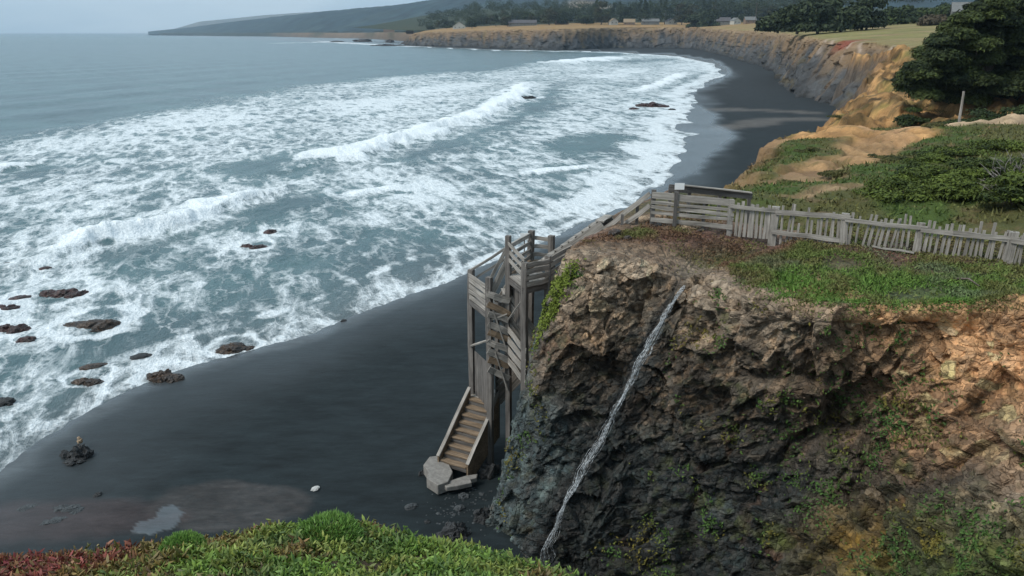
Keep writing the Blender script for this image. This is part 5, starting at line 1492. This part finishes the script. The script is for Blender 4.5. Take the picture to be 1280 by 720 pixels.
# ------------------------------------------------------------------ trees and houses along the far cliffs
def far_tree(px, Y, hm, wm, label, group, cA, cB, shape='round', name='tree', dz=0.0, per=130):
    b = on_far(px, Y) + W(0, 0, dz); cl = []
    if shape != 'cone':
        for k in range(8): r = wm * rng.uniform(.2, .3); cl.append((b + W(rng.uniform(-.36, .36) * wm, rng.uniform(-.3, .3) * wm, hm * .15), (r, r, hm * .22)))
    nb = 9 if shape != 'cone' else 7
    for k in range(nb):
        if shape == 'cone':
            t = (k + .5) / nb; r = wm * .5 * (1.05 - t); cl.append((b + W(rng.normal() * wm * .05, rng.normal() * wm * .05, hm * (.15 + .8 * t)), (r, r, hm * .12)))
        else:
            u = rng.uniform(-1, 1); r = wm * rng.uniform(.22, .34); cl.append((b + W(u * wm * .33, rng.uniform(-.3, .3) * wm, hm * (.22 + .58 * rng.random() * (1 - .5 * u * u))), (r, r, r * .75)))
    return tree(name, b, cl, per, wm * .11, wm * .06, cA, cB, wm * .03, label, 'tree', group, limbs=3)


HD, HL = (.012, .021, .011), (.045, .062, .024)
GH = 'wind-shaped trees at the edge of the pale field'
for k, (px, Y, hm, wm, lab) in enumerate(((972, 350, 7.5, 15, 'low dark tree hanging over the cliff at the left end of the field hedge'), (996, 322, 9.5, 17, 'dark tree at the cliff edge, second of the field hedge from the left'), (1022, 320, 10.5, 17, 'dark rounded tree in the middle of the field hedge'), (1050, 325, 13, 18, 'tall dark tree above the pale field'), (1082, 330, 13, 14, 'tallest dark tree at the right end of the field hedge'))):
    far_tree(px, Y, hm, wm, lab, GH, HD, HL, per=420, name='coastal_tree')
GH2 = 'clipped bushes behind the pale field'
for px, Y, hm, wm, lab in ((1112, 400, 7, 14, 'green bush behind the pale field next to the tall trees'), (1140, 395, 8, 14, 'rounded green bush in the middle behind the pale field'), (1178, 390, 7, 14, 'green bush behind the pale field beside the grey roof')):
    far_tree(px, Y, hm, wm, lab, GH2, (.018, .030, .010), (.06, .085, .025), per=300, name='bush')
far_tree(1164, 340, 2.6, 11, 'brown dry bush standing alone on the pale field', None, (.06, .05, .03), (.12, .095, .06), per=240, name='bush')
GC = 'dark trees on the far cliff edge'
for px, Y, hm, wm, lab in ((866, 1010, 16, 20, 'dark tree on the far cliff edge, left of the pair'), (884, 985, 22, 24, 'dark tree spilling over the far cliff edge, right of the pair')):
    far_tree(px, Y, hm, wm, lab, GC, HD, HL, name='coastal_tree', per=260, dz=-3)
GF = 'trees of the belt on the far headland'
LB = 'dark tree in the belt behind the far headland cliffs'
trn = random.Random(3)
spec = [(538, 1330, 11, 12), (548, 1300, 13, 14), (558, 1290, 14, 16), (566, 1330, 10, 12)]
x = 590
while x < 1005:
    d_ = trn.choice([1090, 1140, 1200, 1260]) if x < 840 else trn.choice([1080, 1160, 1250])
    spec.append((x, d_, trn.uniform(13, 24) + (9 if x > 740 else 0), trn.uniform(14, 22))); x += trn.uniform(5.5, 9)
for px, Y, hm, wm in spec:
    if px < 570: lab = 'dark tree in the clump left of the pale gabled house on the headland'; g_ = 'clump of trees at the headland tip'
    else: lab, g_ = LB, GF
    far_tree(px, Y, hm, wm, lab, g_, HD if trn.random() < .7 else (.035, .028, .015), HL, trn.choice(['round', 'round', 'cone']))
# the wood behind reads as one mass
cl = []
for k in range(900):
    px = rng.uniform(525, 1330); Y = rng.uniform(1170, 1750) if px < 900 else rng.uniform(1000, 1700)
    if px > 1000: Y = rng.uniform(520, 1100)
    if px < 575: Y = rng.uniform(1420, 1750)
    b = on_far(px, Y); hh = (rng.uniform(12, 26) + (10 if px > 820 else 0)) * (.5 if px < 575 else 1); r = rng.uniform(6, 11)
    b[2] = min(b[2], 62)
    cl.append((b + W(0, 0, hh * .6), (r, r, hh * .45)))
for k in range(170):                                                     # scrub along the coastal shelf
    px = rng.uniform(330, 560); s_ = (px - 640) / 1000 * CT
    Y = float(np.interp(s_, [-0.30, -0.20, -0.10, 0.0], [4300, 2900, 1750, 1420])) * rng.uniform(1.06, 1.5)
    m = Y / 1000; r = rng.uniform(2.0, 5.5) * m
    cl.append((np.array([s_ * Y, Y, 18 + max(0, s_ + .25) * 6]), (r * 1.5, r, r * .7)))
o = crown_mesh('woodland', cl, 110, 1.9, 1.1, (.012, .022, .012), (.045, .06, .026), None)
tag(o, 'dark wood on the rise behind the houses', 'woodland', kind='stuff')

HM_ = {'pale': m_flat('pale_boards', (.42, .42, .38), .8, .15, .8), 'grey': m_flat('grey_boards', (.15, .15, .14), .8, .15, .8), 'brown': m_flat('cedar_boards', (.19, .13, .09), .8, .2, .8), 'white': m_flat('white_boards', (.36, .345, .31), .7, .08, .8)}
RF = {'grey': m_flat('grey_shingles', (.14, .143, .14), .85, .2, 1.0), 'dark': m_flat('dark_shingles', (.085, .08, .085), .85, .2, 1.0), 'tan': m_flat('tan_shingles', (.23, .175, .115), .85, .2, 1.0), 'moss': m_flat('pale_green_roof', (.27, .28, .23), .85, .2, 1.0)}
GLASS = m_flat('window_glass', (.03, .035, .04), .15, .05)


def house(px, Y, w_, d_, h_, rise, wall, roof, label, yaw=0.0, dz=0.0, gable_front=False):
    b = on_far(px, Y) + W(0, 0, dz)
    root = tag(empty('house', b), label, 'house', 'houses of the coastal hamlet')
    cy, sn = math.cos(yaw), math.sin(yaw)
    def T(x, y, z): return b + W(x * cy - y * sn, x * sn + y * cy, z)
    X_, Y_ = w_ / 2, d_ / 2
    mb = MB()
    if gable_front:
        prof = [T(-X_, -Y_, -2), T(X_, -Y_, -2), T(X_, -Y_, h_), T(0, -Y_, h_ + rise), T(-X_, -Y_, h_)]; prism(mb, prof, T(0, d_, 0) - T(0, 0, 0))
    else:
        prof = [T(-X_, -Y_, -2), T(-X_, Y_, -2), T(-X_, Y_, h_), T(-X_, 0, h_ + rise), T(-X_, -Y_, h_)]; prism(mb, prof, T(w_, 0, 0) - T(0, 0, 0))
    mb.build('wall', HM_[wall], root)
    mb = MB(); e = .5
    for s in (-1, 1):
        if gable_front: q = [T(s * (X_ + e), -Y_ - e, h_ - rise * e / X_ + .05), T(0, -Y_ - e, h_ + rise + .05), T(0, Y_ + e, h_ + rise + .05), T(s * (X_ + e), Y_ + e, h_ - rise * e / X_ + .05)]
        else: q = [T(-X_ - e, s * (Y_ + e), h_ - rise * e / Y_ + .05), T(-X_ - e, 0, h_ + rise + .05), T(X_ + e, 0, h_ + rise + .05), T(X_ + e, s * (Y_ + e), h_ - rise * e / Y_ + .05)]
        prism(mb, q, (0, 0, .25))
    mb.build('roof', RF[roof], root)
    nw = max(2, int(w_ / 4.5))
    for k in range(nw):
        x = -X_ + w_ * (k + .5) / nw
        mb = MB(); mb.bar(T(x - .7, -Y_ - .03, h_ * .55), T(x + .7, -Y_ - .03, h_ * .55), .08, 1.3); wn = mb.build('window', HM_['white'], root)
        mb = MB(); mb.bar(T(x - .58, -Y_ - .09, h_ * .55), T(x + .58, -Y_ - .09, h_ * .55), .05, 1.08); mb.build('pane', GLASS, wn)
    mb = MB(); mb.bar(T(X_ * .55, -Y_ * .1, h_), T(X_ * .55, -Y_ * .1, h_ + rise + 1.0), .8, .8, up=(0, 1, 0)); mb.build('chimney', HM_['grey'], root)


for a_ in ((574, 1190, 17, 12, 3.5, 5.5, 'pale', 'moss', 'pale gabled house near the tip of the far headland', .1, 0, True), (653, 1090, 36, 12, 3.5, 3.5, 'grey', 'dark', 'long low house with a dark roof on the far headland', .05, 0), (702, 1100, 16, 10, 3.5, 3.5, 'brown', 'tan', 'brown house among trees right of the long dark roofed one', -.3, 0, True),
           (766, 1080, 10, 9, 4.5, 3, 'white', 'tan', 'small white house lit up in front of the tree belt', .2, 0, True), (786, 1075, 14, 10, 3.2, 4, 'brown', 'tan', 'house with a pale tan roof beside the small white one', -.1, 0), (812, 1085, 22, 10, 4, 3.2, 'grey', 'grey', 'wide grey house in the middle of the row', 0, 0), (838, 1095, 13, 10, 3.8, 3.5, 'pale', 'dark', 'pale house with a dark roof left of the cliff edge trees', .2, 0, True),
           (903, 1010, 16, 11, 4.5, 4, 'grey', 'dark', 'dark roofed grey house right of the cliff edge trees', -.2, 0), (918, 1000, 9, 9, 4, 3, 'pale', 'grey', 'small pale house between the dark roofed one and the pole', .3, 0, True), (936, 960, 12, 9, 4, 3.4, 'brown', 'grey', 'brown house just left of the tall pole', 0, 0), (957, 900, 9, 8, 3.8, 3, 'white', 'grey', 'small white house nearest to the pale field trees', .15, 0, True), (1207, 330, 12, 9, 4.5, 3.2, 'grey', 'grey', 'grey roofed house half hidden behind the large cypress', -.4, 0)):
    house(*a_)
for px, Y, w_, h_, lab in ((486, 2350, 30, 5, 'low house on the coastal shelf under the hills, left one'), (512, 1900, 16, 6, 'small tall house on the coastal shelf nearest to the headland tip')):
    p = P(px, 33.0, Y=Y)
    bb = on_far
    root = tag(empty('house', p), lab, 'house', 'houses on the coastal shelf')
    mb = MB(); mb.box(p - W(w_ / 2, 5, 16), p + W(w_ / 2, 5, h_)); mb.build('wall', HM_['brown'], root)
    mb = MB(); prism(mb, [p + W(-w_ / 2 - 1, -6, h_ - .2), p + W(-w_ / 2 - 1, 6, h_ - .2), p + W(-w_ / 2 - 1, 0, h_ + 5)], (w_ + 2, 0, 0)); mb.build('roof', RF['grey'], root)
p = on_far(943, 940)
up_ = tag(empty('utility_pole', p), 'tall utility pole among the houses at the far right of the bay', 'pole')
mb = MB(); mb.tube([p - W(0, 0, 1), p + W(0, 0, 22)], [.32, .22], 8); mb.build('pole', BARK, up_)
mb = MB(); mb.bar(p + W(-1.6, -.35, 20.6), p + W(1.6, -.35, 20.6), .15, .2); mb.build('crossarm', BARK, up_)

# ------------------------------------------------------------------ loose pebbles below the bluff
num = 170
pc = np.array([on_beach(x, y) for x, y in zip(rng.normal(578, 26, num), rng.normal(628, 24, num))])
Vp, Fp, n0 = [], [], 0
for c in pc:
    r = rng.uniform(.02, .05) * (2 if rng.random() < .06 else 1)
    V, F = rock_mesh(c, r * 1.2, r, r * .6, rng.random() * 30, rng.random() * 6, 1, .2)
    Vp.append(V); Fp += [[i + n0 for i in f] for f in F]; n0 += len(V)
tag(mk('pebbles', np.concatenate(Vp), Fp, MR['grey'], smooth=False), 'loose pebbles on the sand below the bluff', 'pebbles', kind='stuff')

# ------------------------------------------------------------------ air, sky and light
SUN_EL, SUN_AZ = R(48), R(-112)          # over the sea, left of and slightly behind the camera (azimuth from +Y, clockwise)
hz = NT('haze'); hz.t.nodes.remove(hz.b)
pv = hz.n('ShaderNodeVolumePrincipled'); pv.inputs['Color'].default_value = (.60, .80, .98, 1); pv.inputs['Density'].default_value = 0.000075; pv.inputs['Anisotropy'].default_value = 0.1
hz.t.links.new(pv.outputs[0], hz.out.inputs['Volume'])
hb = MB(); hb.box((-14000, -60, -4), (14000, 14500, 620))
ho = hb.build('haze', hz.m)
_bm = bmesh.new(); _bm.from_mesh(ho.data); bmesh.ops.recalc_face_normals(_bm, faces=_bm.faces[:])
if _bm.calc_volume(signed=True) < 0: bmesh.ops.reverse_faces(_bm, faces=_bm.faces[:])
_bm.to_mesh(ho.data); _bm.free(); tag(ho, 'pale sea air', 'haze', kind='stuff')

w = bpy.data.worlds.new('World'); SC.world = w; w.use_nodes = True
t = w.node_tree; bg = t.nodes['Background']
sky = t.nodes.new('ShaderNodeTexSky'); sky.sky_type = 'NISHITA'; sky.sun_disc = False
sky.sun_elevation = SUN_EL; sky.sun_rotation = SUN_AZ; sky.altitude = 10; sky.air_density = 1.2; sky.dust_density = 2.5
tc = t.nodes.new('ShaderNodeTexCoord'); mp = t.nodes.new('ShaderNodeMapping'); mp.inputs['Scale'].default_value = (1, 1, 5.5)
t.links.new(tc.outputs['Generated'], mp.inputs[0])
nz = t.nodes.new('ShaderNodeTexNoise'); nz.inputs['Scale'].default_value = 2.6; nz.inputs['Detail'].default_value = 6; nz.inputs['Roughness'].default_value = .55; nz.inputs['Distortion'].default_value = .4
t.links.new(mp.outputs[0], nz.inputs['Vector'])
rp = t.nodes.new('ShaderNodeValToRGB'); rp.color_ramp.elements[0].position = .36; rp.color_ramp.elements[0].color = (3.9, 5.5, 6.8, 1); rp.color_ramp.elements[1].position = .66; rp.color_ramp.elements[1].color = (7.2, 8.5, 9.3, 1)
t.links.new(nz.outputs['Fac'], rp.inputs[0])
mx = t.nodes.new('ShaderNodeMix'); mx.data_type = 'RGBA'; mx.inputs[0].default_value = .86
t.links.new(sky.outputs[0], mx.inputs[6]); t.links.new(rp.outputs[0], mx.inputs[7]); t.links.new(mx.outputs[2], bg.inputs[0])
bg.inputs[1].default_value = 0.082
sd = bpy.data.lights.new('sun', 'SUN'); sd.energy = 1.9; sd.angle = R(22); sd.color = (1, .95, .88)
so = bpy.data.objects.new('sun', sd); COL.objects.link(so)
dirv = Vector((math.sin(SUN_AZ) * math.cos(SUN_EL), math.cos(SUN_AZ) * math.cos(SUN_EL), math.sin(SUN_EL)))
so.rotation_euler = dirv.to_track_quat('Z', 'Y').to_euler(); so.location = (0, 0, 60)
vs_ = SC.view_settings; vs_.view_transform = 'Standard'; vs_.look = 'None'; vs_.exposure = 0.6; vs_.gamma = 1.0; vs_.use_curve_mapping = False
SC.render.engine = 'CYCLES'
SC.cycles.use_denoising = True
SC.cycles.volume_bounces = 0; SC.cycles.max_bounces = 6; SC.cycles.transparent_max_bounces = 12
SC.cycles.use_adaptive_sampling = True
